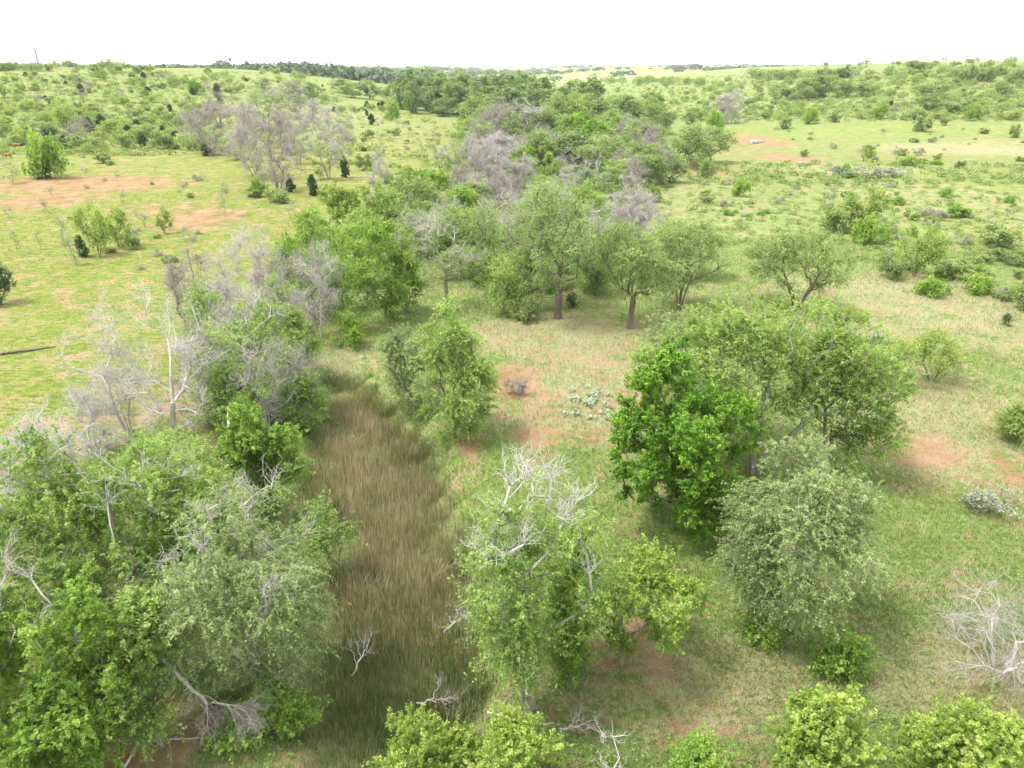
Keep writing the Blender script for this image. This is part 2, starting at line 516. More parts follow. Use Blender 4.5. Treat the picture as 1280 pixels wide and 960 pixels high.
def twig_cloud(tips, dirs, rng, n1=5, n2=5, L1=.9, r1=.012, spread=.8, up=.2, droop=0.0):
    """two orders of twigs at every tip -> list of (V, Q, T)"""
    m = len(tips)
    P0 = np.repeat(tips, n1, 0)
    D = np.repeat(dirs, n1, 0) + rng.normal(0, spread, (m * n1, 3)) + np.array([0, 0, up])
    L_ = L1 * rng.uniform(.5, 1.3, m * n1)
    a = spikes(P0, D, L_, np.full(m * n1, r1), rng, .5, droop)
    res = [a[:3]]
    if n2:
        t = rng.uniform(.1, 1, (m * n1, n2))[..., None]
        S0 = (P0[:, None, :] * (1 - t) + a[3][:, None, :] * t).reshape(-1, 3)
        S1 = (a[3][:, None, :] * (1 - t) + a[4][:, None, :] * t).reshape(-1, 3)
        pick = rng.rand(len(S0)) < .5
        S_ = np.where(pick[:, None], S0, S1)
        D2 = np.repeat(unit(D), n2, 0) + rng.normal(0, .75, (len(S_), 3)) + np.array([0, 0, up * .7])
        L2 = L1 * .55 * rng.uniform(.4, 1.3, len(S_))
        b = spikes(S_, D2, L2, np.full(len(S_), r1 * .55), rng, .6, droop * 1.4)
        res.append(b[:3])
    return res

def merge(parts):
    """parts: list of (V, Q, T or None) -> V, blocks"""
    Vs, Qs, Ts, o = [], [], [], 0
    for V, Q, T in parts:
        Vs.append(V)
        if Q is not None: Qs.append(Q + o)
        if T is not None: Ts.append(T + o)
        o += len(V)
    bl = []
    if Qs: bl.append((np.concatenate(Qs), 4))
    if Ts: bl.append((np.concatenate(Ts), 3))
    return np.concatenate(Vs), bl

def leaves(cent, out_dir, rng, n, size, spread=.55, spray=.7, sprays=8, droop=.3, upb=.5, aspect=.55, tint_c=None):
    """sprays of leaves about each twig centre; returns V, Q, tint"""
    m = len(cent)
    if tint_c is None: tint_c = rng.uniform(.3, .7, m)
    SP = np.repeat(cent, sprays, 0) + rng.normal(0, spread * .45, (m * sprays, 3)) * [1, 1, .75]
    SD = unit(np.repeat(out_dir, sprays, 0) * .8 + rng.normal(0, .75, (m * sprays, 3)) + [0, 0, upb])
    SL = spray * rng.uniform(.45, 1.25, m * sprays)
    stint = np.repeat(tint_c, sprays) + rng.normal(0, .14, m * sprays)
    k = max(2, n // sprays)
    t = rng.rand(m * sprays, k)
    C = SP[:, None, :] + SD[:, None, :] * (SL[:, None] * t)[..., None]
    C[..., 2] -= droop * SL[:, None] * t ** 2
    C = C.reshape(-1, 3) + rng.normal(0, size * .8, (m * sprays * k, 3))
    N_ = unit(np.repeat(SD, k, 0) * .5 + rng.normal(0, .8, C.shape) + [0, 0, .5])
    A = unit(np.cross(N_, rng.normal(0, 1, C.shape)))
    B = np.cross(N_, A)
    s = size * rng.uniform(.35, 1.6, len(C))[:, None]
    V = np.stack([C - A * s, C - B * s * aspect, C + A * s, C + B * s * aspect], 1).reshape(-1, 3)
    Q = np.arange(len(C) * 4).reshape(-1, 4)
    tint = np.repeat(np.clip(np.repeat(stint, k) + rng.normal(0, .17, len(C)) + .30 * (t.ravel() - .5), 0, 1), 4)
    return V, Q, tint

def crown_targets(rng, n, c, R3, lobes=8, lobe_r=.45, low=-.75):
    """twig centres on the upper and outer faces of several lobes inside an ellipsoid"""
    L_ = []
    for i in range(lobes):
        d = unit(rng.normal(0, 1, 3) * [1, 1, .8] + [0, 0, .15])
        L_.append((d * rng.uniform(.35, 1 - lobe_r * .85), lobe_r * rng.uniform(.75, 1.2)))
    L_.append((np.array([0, 0, .25]), lobe_r * 1.15))
    pts = []
    guard = 0
    while len(pts) < n and guard < n * 60:
        guard += 1
        lc, lr = L_[rng.randint(len(L_))]
        d = unit(rng.normal(0, 1, 3) + [0, 0, .45])
        p_ = lc + d * lr * rng.uniform(.55, 1.0)
        if p_[2] < low or np.linalg.norm(p_) > 1.05: continue
        if np.linalg.norm(p_) < .25: continue
        pts.append(p_)
    pts = np.array(pts)
    hr_ = np.percentile(np.hypot(pts[:, 0], pts[:, 1]), 96)
    pts[:, :2] /= max(hr_, .3)
    zt, zb = np.percentile(pts[:, 2], 98), np.percentile(pts[:, 2], 3)
    pts[:, 2] = (pts[:, 2] - zb) / (zt - zb) * 1.9 - .92
    rho = np.hypot(pts[:, 0], pts[:, 1])
    cap = np.sqrt(np.clip(1.08 - (pts[:, 2] * .92) ** 2, .12, 1))       # keep the outline rounded
    k = np.where(rho > cap, cap / np.maximum(rho, 1e-6), 1)
    pts[:, :2] *= k[:, None]
    return np.array(c) + pts * np.array(R3)

# species: material, leaf size, spray length, sprays, droop, upb, aspect
SP = {
 'elm':    dict(mat='elm', bark='bark', leaf=.062, spray=.85, sprays=10, droop=.45, upb=.35, spread=.55, cb=.30, lobes=9, lr=.40, twig=True),
 'willow': dict(mat='willow', bark='barkgrey', leaf=.066, spray=.95, sprays=10, droop=.35, upb=.55, spread=.55, cb=.14, lobes=9, lr=.40, twig=True),
 'grey':   dict(mat='grey', bark='barkgrey', leaf=.056, spray=.80, sprays=11, droop=.5, upb=.35, spread=.5, cb=.18, lobes=9, lr=.42, twig=True),
 'bright': dict(mat='bright', bark='barkgrey', leaf=.075, spray=.62, sprays=9, droop=.25, upb=.3, spread=.5, cb=.12, lobes=9, lr=.40),
 'lime':   dict(mat='lime', bark='barkgrey', leaf=.075, spray=.50, sprays=8, droop=.15, upb=.45, spread=.42, cb=.15, lobes=10, lr=.34),
 'oak':    dict(mat='oak', bark='bark', leaf=.078, spray=.48, sprays=9, droop=.1, upb=.4, spread=.40, cb=.10, lobes=12, lr=.36),
 'cotton': dict(mat='cotton', bark='barkgrey', leaf=.15, spray=.8, sprays=7, droop=.2, upb=.3, spread=.8, cb=.10, lobes=13, lr=.34),
 'mesquite': dict(mat='mesquite', bark='bark', leaf=.060, spray=.75, sprays=9, droop=.3, upb=.35, spread=.5, cb=.32, lobes=7, lr=.42, stems=4),
 'shrub':  dict(mat='shrub', bark='barkgrey', leaf=.075, spray=.5, sprays=8, droop=.1, upb=.6, spread=.35, cb=.02, lobes=6, lr=.48, stems=5),
 'juniper': dict(mat='juniper', bark='bark', leaf=.060, spray=.45, sprays=8, droop=-.1, upb=1.0, spread=.35, cb=.03, lobes=12, lr=.42),
 'sage':   dict(mat='sage', bark='dead', leaf=.045, spray=.4, sprays=8, droop=.0, upb=.7, spread=.3, cb=.02, lobes=6, lr=.45, stems=6),
}

def build_tree(kind, h, r, seed, n=90, lpc=120, leaf_k=1.0, lean=(0, 0), dead=0.0, cb=None, offset=(0, 0), stems=None,
               dead_mat='dead', sides=6, trunk_r=None, ry=None, fill=1.0):
    """-> dict of meshes: trunk, crown (+ dead_branches)"""
    rng = np.random.RandomState(seed)
    s = SP[kind]
    cb = s['cb'] if cb is None else cb
    cz = h * (1 + cb) / 2; cv = h * (1 - cb) / 2
    off = np.array([offset[0] + lean[0] * h, offset[1] + lean[1] * h, 0])
    c = np.array([0, 0, cz]) + off
    tg = crown_targets(rng, n, c, (max(r * .93 - s['spray'] * .3, r * .6), max((ry or r) * .93 - s['spray'] * .3, r * .6), max(cv - s['spray'] * .25, cv * .75)), s['lobes'], s['lr'], low=-.85)
    if kind == 'juniper':       # cone
        k = np.clip(1.2 - .65 * (tg[:, 2] / h), .3, 1)
        tg[:, :2] *= k[:, None]
    stems = stems or s.get('stems', 1)
    trunks = []
    fork = h * max(cb * .9, .16)
    for i in range(stems):
        a = rng.uniform(0, 6.28)
        if stems == 1:
            top = np.array([lean[0] * fork * 1.2, lean[1] * fork * 1.2, fork]) + off * .25 + rng.normal(0, .1, 3)
            b = np.zeros(3)
        else:
            b = np.array([cos(a), sin(a), 0]) * .05 * (r ** .5)
            top = np.array([cos(a) * r * .30, sin(a) * r * .30, h * rng.uniform(.3, .5)]) + off * .3
        m = (b + top) / 2 + rng.normal(0, .05, 3) * h * .15
        m[2] = (b[2] + top[2]) / 2
        b = b + np.array([0, 0, -.35])
        trunks.append([b, b * .6 + m * .4, m, m * .45 + top * .55, top])
    tr = trunk_r or (.010 * h + .016 * r) * (1 if stems == 1 else .7)
    P, par, R, tips = grow(trunks, tg, rng, base_r=tr, seg=max(.55, h * .08), tip=.014 + .0012 * h)
    if stems > 1:
        R[0] = R[1] * 1.2
    tv, tq = tube_mesh(P, par, R, sides)
    out = {}
    tipdir = unit(P[tips] - P[np.array(par)[tips]])
    outd = unit(P[tips] - (c - [0, 0, cv * .4]))
    nd = int(len(tips) * dead)
    perm = rng.permutation(len(tips))
    zz = P[tips][:, 2] + rng.normal(0, h * .16, len(tips))
    order = np.argsort(-zz)
    dsel, lsel = order[:nd], order[nd:]
    lt = P[tips][lsel]
    nodes_extra = np.array([P[par[t]] for t in tips[lsel]]) if len(lsel) else lt
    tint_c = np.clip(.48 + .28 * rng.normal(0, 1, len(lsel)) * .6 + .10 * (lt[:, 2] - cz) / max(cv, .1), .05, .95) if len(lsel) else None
    parts = [(tv, tq, None)]
    if s.get('twig'):
        parts += twig_cloud(lt[::2], tipdir[lsel][::2], rng, 2, 2, s['spray'] * 1.3, .008, .6)
    nlive = sum(len(q_) for _, q_, _t in parts), sum(len(t_) for _, _q, t_ in parts if t_ is not None)
    if nd:
        # bare limbs: bleached wood over the same limbs
        segP, segpar, segR = [], [], []
        for t in tips[dsel]:
            chain = [t]
            while par[chain[-1]] >= 0 and len(chain) < 6 and R[chain[-1]] < .05: chain.append(par[chain[-1]])
            chain = chain[::-1]
            for j, nd_ in enumerate(chain):
                segP.append(P[nd_] + rng.normal(0, .004, 3)); segpar.append(len(segP) - 2 if j else -1); segR.append(min(R[nd_] * 1.10 + .003, .055))
        dv, dq = tube_mesh(np.array(segP), segpar, np.array(segR), 5)
        dparts = [(dv, dq, None)] + twig_cloud(P[tips][dsel], unit(tipdir[dsel] + outd[dsel]), rng, 6, 6, 1.0, .013, .55, .1)
        nq = sum(len(q_) for _, q_, _t in dparts); ntt = sum(len(t_) for _, _q, t_ in dparts if t_ is not None)
        parts += dparts
        mi = [0] * nlive[0] + [1] * nq + [0] * nlive[1] + [1] * ntt
    else:
        mi = None
    V, bl = merge(parts)
    out['trunk'] = mesh_np('trunk', V, bl, 4, None, True, [M[s['bark']], M[dead_mat]], mi)
    if len(lsel):
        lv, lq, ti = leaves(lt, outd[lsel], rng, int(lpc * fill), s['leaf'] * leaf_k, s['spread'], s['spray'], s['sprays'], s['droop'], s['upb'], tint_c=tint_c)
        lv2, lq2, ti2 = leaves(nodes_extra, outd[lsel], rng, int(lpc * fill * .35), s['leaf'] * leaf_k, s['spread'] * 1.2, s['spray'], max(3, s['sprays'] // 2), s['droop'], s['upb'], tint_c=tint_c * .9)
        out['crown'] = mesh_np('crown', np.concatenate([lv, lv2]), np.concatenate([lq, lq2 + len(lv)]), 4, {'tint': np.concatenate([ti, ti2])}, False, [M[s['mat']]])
    return out

def build_dead(h, r, seed, n=60, stems=1, mat='dead', cb=.22, lean=(0, 0), n1=5, n2=5, L1=1.0, r1=.012, trunk_r=None, up=.35, ry=None, tall=False, sides=6):
    rng = np.random.RandomState(seed)
    cz = h * (1 + cb) / 2; cv = h * (1 - cb) / 2
    off = np.array([lean[0] * h, lean[1] * h, 0])
    tg = crown_targets(rng, n, np.array([0, 0, cz]) + off, (r, ry or r, cv), 7, .5, low=-.8)
    if not tall:      # vase: narrow below, wide above
        k = .5 + .5 * np.clip(tg[:, 2] / h, 0, 1)
        tg[:, :2] = off[:2] * 0 + (tg[:, :2]) * k[:, None]
    trunks = []
    for i in range(stems):
        a = rng.uniform(0, 6.28)
        k = .0 if stems == 1 else .22
        th_ = h * (rng.uniform(.55, .9) if tall else rng.uniform(.3, .5))
        top = np.array([cos(a) * r * k, sin(a) * r * k, th_]) + off * .4 + rng.normal(0, .12, 3)
        b = np.array([cos(a) * .07 * (stems > 1), sin(a) * .07 * (stems > 1), -.35])
        m = (b + top) / 2 + rng.normal(0, .12, 3)
        trunks.append([b, b * .6 + m * .4, m, m * .45 + top * .55, top])
    tr = trunk_r or (.012 * h + .016 * r) * (1 if stems == 1 else .7)
    P, par, R, tips = grow(trunks, tg, rng, bf=.28, base_r=tr, seg=max(.6, h * .08), tip=.016, curl=.30, lift=.1)
    if stems > 1: R[0] = R[1] * 1.2
    tv, tq = tube_mesh(P, par, R, sides)
    td = unit(P[tips] - P[np.array(par)[tips]])
    allp = np.concatenate([P[tips], P[np.array([par[t] for t in tips])]])
    alld = np.concatenate([td, td])
    V, bl = merge([(tv, tq, None)] + twig_cloud(allp, alld, rng, n1, n2, L1, r1, .65, up))
    me = mesh_np('trunk', V, bl, 4, None, True, [M[mat]])
    return {'trunk': me}

ALL = []
def assemble(name, parts, loc, rotz=0, sc=(1, 1, 1), **tags):
    if len(parts) == 1:
        me = list(parts.values())[0]
        o = link(name, me, None, loc)
    else:
        o = link(name, None, None, loc)
        for k, me in parts.items():
            link(k, me, o)
    o.rotation_euler = (0, 0, rotz); o.scale = sc
    tag(o, **tags)
    ALL.append(o)
    return o

def single(parts, leafmat, barkmat):
    """far small plant: stems and foliage in one mesh"""
    a, b = parts['trunk'], parts['crown']
    na, nb = len(a.vertices), len(b.vertices)
    va = np.empty(na * 3, np.float32); a.vertices.foreach_get('co', va)
    vb = np.empty(nb * 3, np.float32); b.vertices.foreach_get('co', vb)
    blocks = []
    mi = []
    la = np.empty(len(a.loops), np.int32); a.loops.foreach_get('vertex_index', la)
    ta = np.empty(len(a.polygons), np.int32); a.polygons.foreach_get('loop_total', ta)
    n4 = int((ta == 4).sum())
    blocks.append((la[:n4 * 4].reshape(-1, 4), 4)); mi += [1] * n4
    if len(la) > n4 * 4:
        t3 = la[n4 * 4:].reshape(-1, 3); blocks.append((t3, 3)); mi += [1] * len(t3)
    lb = np.empty(len(b.loops), np.int32); b.loops.foreach_get('vertex_index', lb)
    blocks.append((lb.reshape(-1, 4) + na, 4)); mi += [0] * (len(lb) // 4)
    tb = np.empty(nb, np.float32); b.attributes['tint'].data.foreach_get('value', tb)
    me = mesh_np('plant', np.concatenate([va, vb]).reshape(-1, 3), blocks, 4, {'tint': np.concatenate([np.zeros(na), tb])}, False, [leafmat, barkmat], mi)
    return me

# ---- fit a plant to what the photograph shows: base pixel, top row, crown width
def fit(bx, by, ty, wpx, cb=.2, cone=False):
    x, y, z = hit(bx, by)
    r = .5 * wpx / scale_at(x, y, z + 2)
    lo, hi = .4, 26
    u = np.linspace(0, pi, 24)
    for _ in range(26):
        h = (lo + hi) / 2
        cz, cv = z + h * (1 + cb) / 2, h * (1 - cb) / 2
        # silhouette top of an ellipsoid crown: sample its mid plane
        yy = y + r * .9 * np.cos(u); zz = cz + cv * np.sin(u)
        dep = yy * FW[1] + (zz - HC) * FW[2]; upc = yy * UP[1] + (zz - HC) * UP[2]
        top = 480 - F * (upc / dep).max()
        if top > ty: lo = h
        else: hi = h
    return (x, y, z), h, r

HEROES = []
def hero(name, kind, bx, by, ty, wpx, label, cat, seed, n=90, lpc=120, cb=None, group=None, leaf_k=1.0, hk=1.0, **kw):
    deadtree = kind == 'dead'
    c = cb if cb is not None else (.22 if deadtree else SP[kind]['cb'])
    loc, h, r = fit(bx, by, ty, wpx, c)
    h *= hk
    if deadtree:
        parts = build_dead(h, r, seed, n=n, cb=c, **kw)
    else:
        parts = build_tree(kind, h, r, seed, n=int(n * 1.25), lpc=int(lpc * 1.55), cb=c, leaf_k=leaf_k * .70, **kw)
    HEROES.append((loc[0], loc[1], r))
    return assemble(name, parts, loc, 0, label=label, cat=cat, group=group)

# ================================================================ the near trees
hero('tree', 'grey', 322, 852, 600, 250, 'grey green feathery tree leaning over the slough edge', 'tree', 1, n=150, lpc=300, leaf_k=.95, dead=.10, cb=.12)
hero('tree', 'willow', 165, 800, 538, 290, 'large green tree with dead limbs poking from its crown, left of the slough', 'tree', 2, n=170, lpc=300, dead=.10, cb=.08)
hero('tree', 'bright', 70, 985, 715, 250, 'bright green leafy tree filling the lower left corner', 'tree', 3, n=170, lpc=380, leaf_k=.75, cb=.1, dead=.04)
hero('tree', 'willow', -10, 905, 625, 170, 'green tree cut off by the left edge above the corner tree', 'tree', 4, n=110, lpc=280, dead=.08)
hero('tree', 'willow', 205, 935, 745, 110, 'pale green crown beside the leaning dead trunk at lower left', 'tree', 5, n=80, lpc=300, cb=.2)
hero('tree', 'bright', 330, 655, 508, 112, 'small yellow green tree on the left bank, at the reeds below the dead trees', 'tree', 6, n=80, lpc=280)
hero('tree', 'willow', 235, 690, 548, 150, 'green bushy tree behind the leaning limbs, right of the bleached snag', 'tree', 7, n=90, lpc=260)
hero('tree', 'willow', 110, 715, 560, 130, 'green bushy tree around the foot of the bleached snag', 'tree', 8, n=90, lpc=240)
hero('dead_tree', 'dead', 84, 690, 528, 95, 'bleached bare snag rising from the green crowns at the left edge', 'dead tree', 9, n=34, mat='deadpale', n1=4, n2=4)
hero('dead_tree', 'dead', 20, 700, 560, 90, 'low pale twiggy dead tree at the far left edge by the red soil', 'dead tree', 10, n=40, mat='deadpale', stems=3)
hero('dead_tree', 'dead', 218, 552, 370, 230, 'biggest bare grey dead tree, spreading limbs over the left pasture', 'dead tree', 11, n=95, stems=3, mat='deadpale', cb=.12, trunk_r=.19, n1=5, n2=4, L1=1.1)
hero('dead_tree', 'dead', 262, 440, 295, 46, 'tall narrow dead tree with upright stems at the pasture edge', 'dead tree', 12, n=26, stems=5, tall=True, mat='deadred', n1=6, n2=5, L1=.9)
hero('dead_tree', 'dead', 318, 400, 288, 62, 'pale hazy dead tree beside the tall narrow one', 'dead tree', 13, n=34, stems=4, mat='deadpale', n1=6, n2=6)
hero('dead_tree', 'dead', 400, 425, 312, 92, 'gnarled dead tree with drooping pale twigs beside the bright green trees', 'dead tree', 14, n=56, stems=2, mat='dead', n1=6, n2=6)
for k_, (bx_h, by_h, ty_h, w_h, mt_h, lab_h) in enumerate((
    (165, 545, 400, 110, 'dead', 'dead tree with limbs sprawling left beside the biggest bare dead tree'),
    (262, 535, 425, 90, 'deadred', 'grey twiggy dead tree filling the right side of the biggest bare dead tree'),
    (300, 500, 352, 80, 'dead', 'tall grey twiggy dead tree in the thicket between pasture and slough'),
    (350, 470, 340, 84, 'deadred', 'purplish grey dead tree in the thicket above the soft green mixed tree'),
    (240, 430, 330, 44, 'deadred', 'small upright dead tree left of the tall narrow stems'),
    (290, 420, 318, 50, 'dead', 'grey dead tree between the tall narrow stems and the pale hazy one'),
    (342, 412, 306, 56, 'dead', 'pale dead tree right of the pale hazy one'),
    (372, 520, 440, 70, 'dead', 'grey tangle of a dead tree at the very edge of the reeds'),
    (120, 575, 490, 90, 'deadpale', 'low pale dead tree over the red soil left of the biggest dead tree'),
    (398, 400, 318, 70, 'deadred', 'dead tree with grey twigs in the shade of the bright green trees'),
    (60, 640, 530, 90, 'deadpale', 'pale twig topped dead tree behind the bleached snag'))):
    hero('dead_tree', 'dead', bx_h, by_h, ty_h, w_h, lab_h, 'dead tree', 400 + k_, n=44, stems=3 + k_ % 3, cb=.08, mat=mt_h, n1=7, n2=6, L1=1.0, r1=.011)
for k_, (bx_h, by_h, ty_h, w_h, lab_h) in enumerate((
    (300, 545, 455, 80, 'low soft green growth under the dead thicket, by the splintered stump'),
    (385, 545, 470, 60, 'soft green bush hanging over the reeds at their left edge'),
    (300, 450, 385, 60, 'green bush inside the dead thicket near its pasture side'),
    (350, 420, 345, 56, 'green bush inside the dead thicket near the yellow green trees'),
    (215, 600, 535, 120, 'green bush in front of the biggest dead tree foot'))):
    hero('shrub', 'willow', bx_h, by_h, ty_h, w_h, lab_h, 'shrub', 430 + k_, n=46, lpc=200)
hero('tree', 'willow', 335, 520, 372, 160, 'soft green tree mixed with dead twigs between the big dead tree and the slough', 'tree', 15, n=130, lpc=220, dead=.16, stems=3)
hero('tree', 'willow', 268, 470, 360, 70, 'small green tree around the feet of the tall narrow dead stems', 'tree', 16, n=50, lpc=220, stems=3)
hero('tree', 'willow', 375, 470, 385, 60, 'green tree under the gnarled dead tree at the slough', 'tree', 17, n=50, lpc=220)
hero('dead_tree', 'dead', 338, 540, 430, 100, 'low dead tree with a tangle of grey branches at the slough edge', 'dead tree', 18, n=50, stems=4, mat='dead', cb=.05, n1=5, n2=5)
hero('tree', 'bright', 482, 398, 278, 88, 'tall bright green tree at the head of the slough', 'tree', 19, n=110, lpc=200)
hero('tree', 'bright', 405, 385, 286, 90, 'yellow green tree left of the tall bright one', 'tree', 20, n=90, lpc=170)
hero('tree', 'bright', 372, 372, 300, 60, 'smaller yellow green tree on the pasture side of the bright pair', 'tree', 21, n=60, lpc=170)
hero('tree', 'bright', 445, 412, 322, 84, 'low bright green tree at the upper left corner of the reeds', 'tree', 60, n=80, lpc=170)
hero('tree', 'bright', 508, 392, 318, 56, 'small bright green tree right behind the head of the slough', 'tree', 61, n=54, lpc=170)
hero('tree', 'willow', 632, 392, 322, 70, 'soft green low tree between the slender tree and the bush thicket', 'tree', 62, n=60, lpc=150, cb=.06)
hero('tree', 'bright', 398, 345, 262, 66, 'yellow green tree upslope of the yellow green pair on the pasture side', 'tree', 63, n=66, lpc=150)
hero('tree', 'bright', 470, 300, 228, 60, 'bright green tree two rows above the tall bright green one', 'tree', 64, n=60, lpc=130, leaf_k=1.3)
hero('tree', 'lime', 432, 300, 230, 74, 'yellow green tree above the bright pair, nearest the pasture', 'tree', 22, n=80, lpc=150, leaf_k=1.3)
hero('tree', 'grey', 558, 386, 270, 84, 'half dead tree with a pale trunk standing over the head of the slough', 'tree', 23, n=70, lpc=130, dead=.38, cb=.35, trunk_r=.2, dead_mat='deadpale')
hero('tree', 'elm', 603, 352, 252, 62, 'slender tree with a thin straight trunk behind the half dead one', 'tree', 24, n=60, lpc=130, cb=.35, dead=.1)
hero('tree', 'elm', 697, 398, 230, 175, 'tall grey green elm with a thick dark trunk at the clearing edge', 'tree', 25, n=225, lpc=200, cb=.36, trunk_r=.36, dead=.08)
hero('tree', 'elm', 787, 411, 280, 150, 'elm with a dark forked trunk, right of the tallest elm', 'tree', 26, n=180, lpc=190, cb=.36, trunk_r=.26)
hero('tree', 'elm', 848, 386, 282, 118, 'spreading elm with low bare limbs behind the forked one', 'tree', 27, n=150, lpc=150, cb=.22, stems=4)
hero('tree', 'elm', 996, 384, 286, 150, 'round headed lone elm on the right grassland', 'tree', 28, n=180, lpc=220, cb=.3, stems=3, trunk_r=.2)
hero('tree', 'willow', 566, 552, 388, 112, 'soft green tree standing on the right bank of the slough', 'tree', 29, n=100, lpc=300, cb=.1)
hero('tree', 'grey', 518, 520, 412, 92, 'grey green tree on the bank, left neighbour of the soft green one', 'tree', 30, n=70, lpc=260, cb=.08)
hero('tree', 'willow', 938, 592, 372, 345, 'broad feathery tree behind the dark green one', 'tree', 31, n=230, lpc=300, cb=.3, stems=4, trunk_r=.2, offset=(0, 1.0), ry=5.4)
hero('tree', 'willow', 1035, 600, 425, 165, 'right hand feathery tree with limbs sweeping towards the bare soil', 'tree', 32, n=120, lpc=280, cb=.2, stems=2)
hero('tree', 'grey', 858, 545, 388, 175, 'grey green feathery tree at the upper left behind the dark green one', 'tree', 33, n=90, lpc=260, cb=.15)
hero('tree', 'oak', 852, 668, 446, 200, 'dark glossy green tree, the most saturated in the clearing', 'tree', 34, n=240, lpc=300, cb=.12)
hero('tree', 'grey', 985, 782, 566, 215, 'rounded grey green tree in front of the feathery trees on the right', 'tree', 35, n=170, lpc=330, cb=.22, trunk_r=.2)
hero('tree', 'willow', 661, 892, 584, 182, 'green tree with pale bare branches rising from the reeds in the centre foreground', 'tree', 36, n=105, lpc=200, cb=.27, dead=.24, dead_mat='deadpale', trunk_r=.17)
hero('tree', 'bright', 716, 846, 665, 80, 'bright green bushy tree behind the right side of the central foreground tree', 'tree', 37, n=70, lpc=230, cb=.08)
hero('tree', 'lime', 776, 836, 690, 172, 'thin yellow green tree arching to the right in the foreground', 'tree', 38, n=66, lpc=150, cb=.3, offset=(.5, .4), lean=(.04, 0))
hero('tree', 'lime', 520, 1030, 893, 165, 'yellow green treetop at the bottom edge over the reeds', 'tree', 39, n=70, lpc=300, leaf_k=.8)
hero('tree', 'lime', 632, 1035, 898, 160, 'yellow green treetop at the bottom edge, right of the other one', 'tree', 40, n=70, lpc=300, leaf_k=.8)
hero('tree', 'lime', 1020, 1000, 868, 125, 'lime green bush tree at the bottom edge, right of centre', 'tree', 41, n=80, lpc=300, cb=.1)
hero('tree', 'lime', 1190, 1010, 872, 170, 'green treetop at the lower right corner', 'tree', 42, n=120, lpc=380, leaf_k=.75, cb=.1)
hero('mesquite', 'mesquite', 1165, 476, 414, 100, 'airy lime green mesquite on the straw coloured slope at right', 'mesquite', 43, n=60, lpc=150, cb=.3)
hero('mesquite', 'mesquite', 1124, 488, 426, 42, 'small thin mesquite just left of the airy one', 'mesquite', 44, n=26, lpc=110, cb=.35)
hero('mesquite', 'mesquite', 1270, 552, 505, 66, 'low mesquite at the right edge above a patch of red soil', 'mesquite', 45, n=36, lpc=170, cb=.15)
hero('shrub', 'bright', 1052, 850, 795, 62, 'small bright leafy shrub in front of the rounded grey green tree', 'shrub', 46, n=22, lpc=130)
hero('shrub', 'bright', 940, 800, 762, 60, 'low leafy shrub left of the rounded grey green tree trunk', 'shrub', 47, n=20, lpc=90)
hero('shrub', 'bright', 862, 985, 925, 70, 'pale green shrub at the bottom edge between the treetops', 'shrub', 48, n=24, lpc=160)
hero('dead_tree', 'dead', 1245, 838, 686, 270, 'collapsed bleached dead tree lying at the right edge', 'dead tree', 49, n=70, stems=8, cb=.02, mat='dead', n1=4, n2=4, L1=1.4, r1=.008, up=.0, hk=.72, trunk_r=.08)
hero('dead_shrub', 'dead', 672, 965, 905, 44, 'small bare sapling skeleton at the bottom edge right of the yellow green treetops', 'dead shrub', 50, n=9, stems=1, cb=.2, mat='deadpale', n1=2, n2=2, L1=.5)
hero('dead_shrub', 'dead', 765, 970, 912, 52, 'thin bare branches standing at the bottom edge below the arching tree', 'dead shrub', 51, n=9, stems=2, cb=.1, mat='deadpale', n1=2, n2=2, L1=.5)
hero('dead_shrub', 'dead', 646, 494, 474, 34, 'dark dead brush on the bare orange soil of the clearing', 'dead shrub', 52, n=26, stems=5, cb=.0, mat='deadred', n1=5, n2=5, L1=.5)
hero('shrub', 'bright', 330, 905, 850, 130, 'low green undergrowth bush on the left bank of the slough', 'shrub', 53, n=50, lpc=160)
hero('shrub', 'willow', 425, 720, 625, 80, 'leafy bush at the reeds under the grey green tree', 'shrub', 54, n=24, lpc=160)
hero('shrub', 'bright', 435, 435, 395, 40, 'dark leafy bush at the upper left corner of the slough', 'shrub', 55, n=24, lpc=160)
hero('shrub', 'elm', 665, 392, 340, 90, 'grey green bush thicket left of the tallest elm trunk', 'shrub', 56, n=60, lpc=150, cb=.03)
hero('juniper', 'juniper', 715, 384, 366, 16, 'tiny dark juniper to the right of the tallest elm trunk', 'juniper', 57, n=12, lpc=120)
hero('juniper', 'juniper', 2, 382, 328, 54, 'dark juniper cut by the left edge of the pasture', 'juniper', 58, n=60, lpc=200)
hero('juniper', 'juniper', 1257, 408, 396, 12, 'tiny dark juniper near the right edge', 'juniper', 59, n=10, lpc=90)

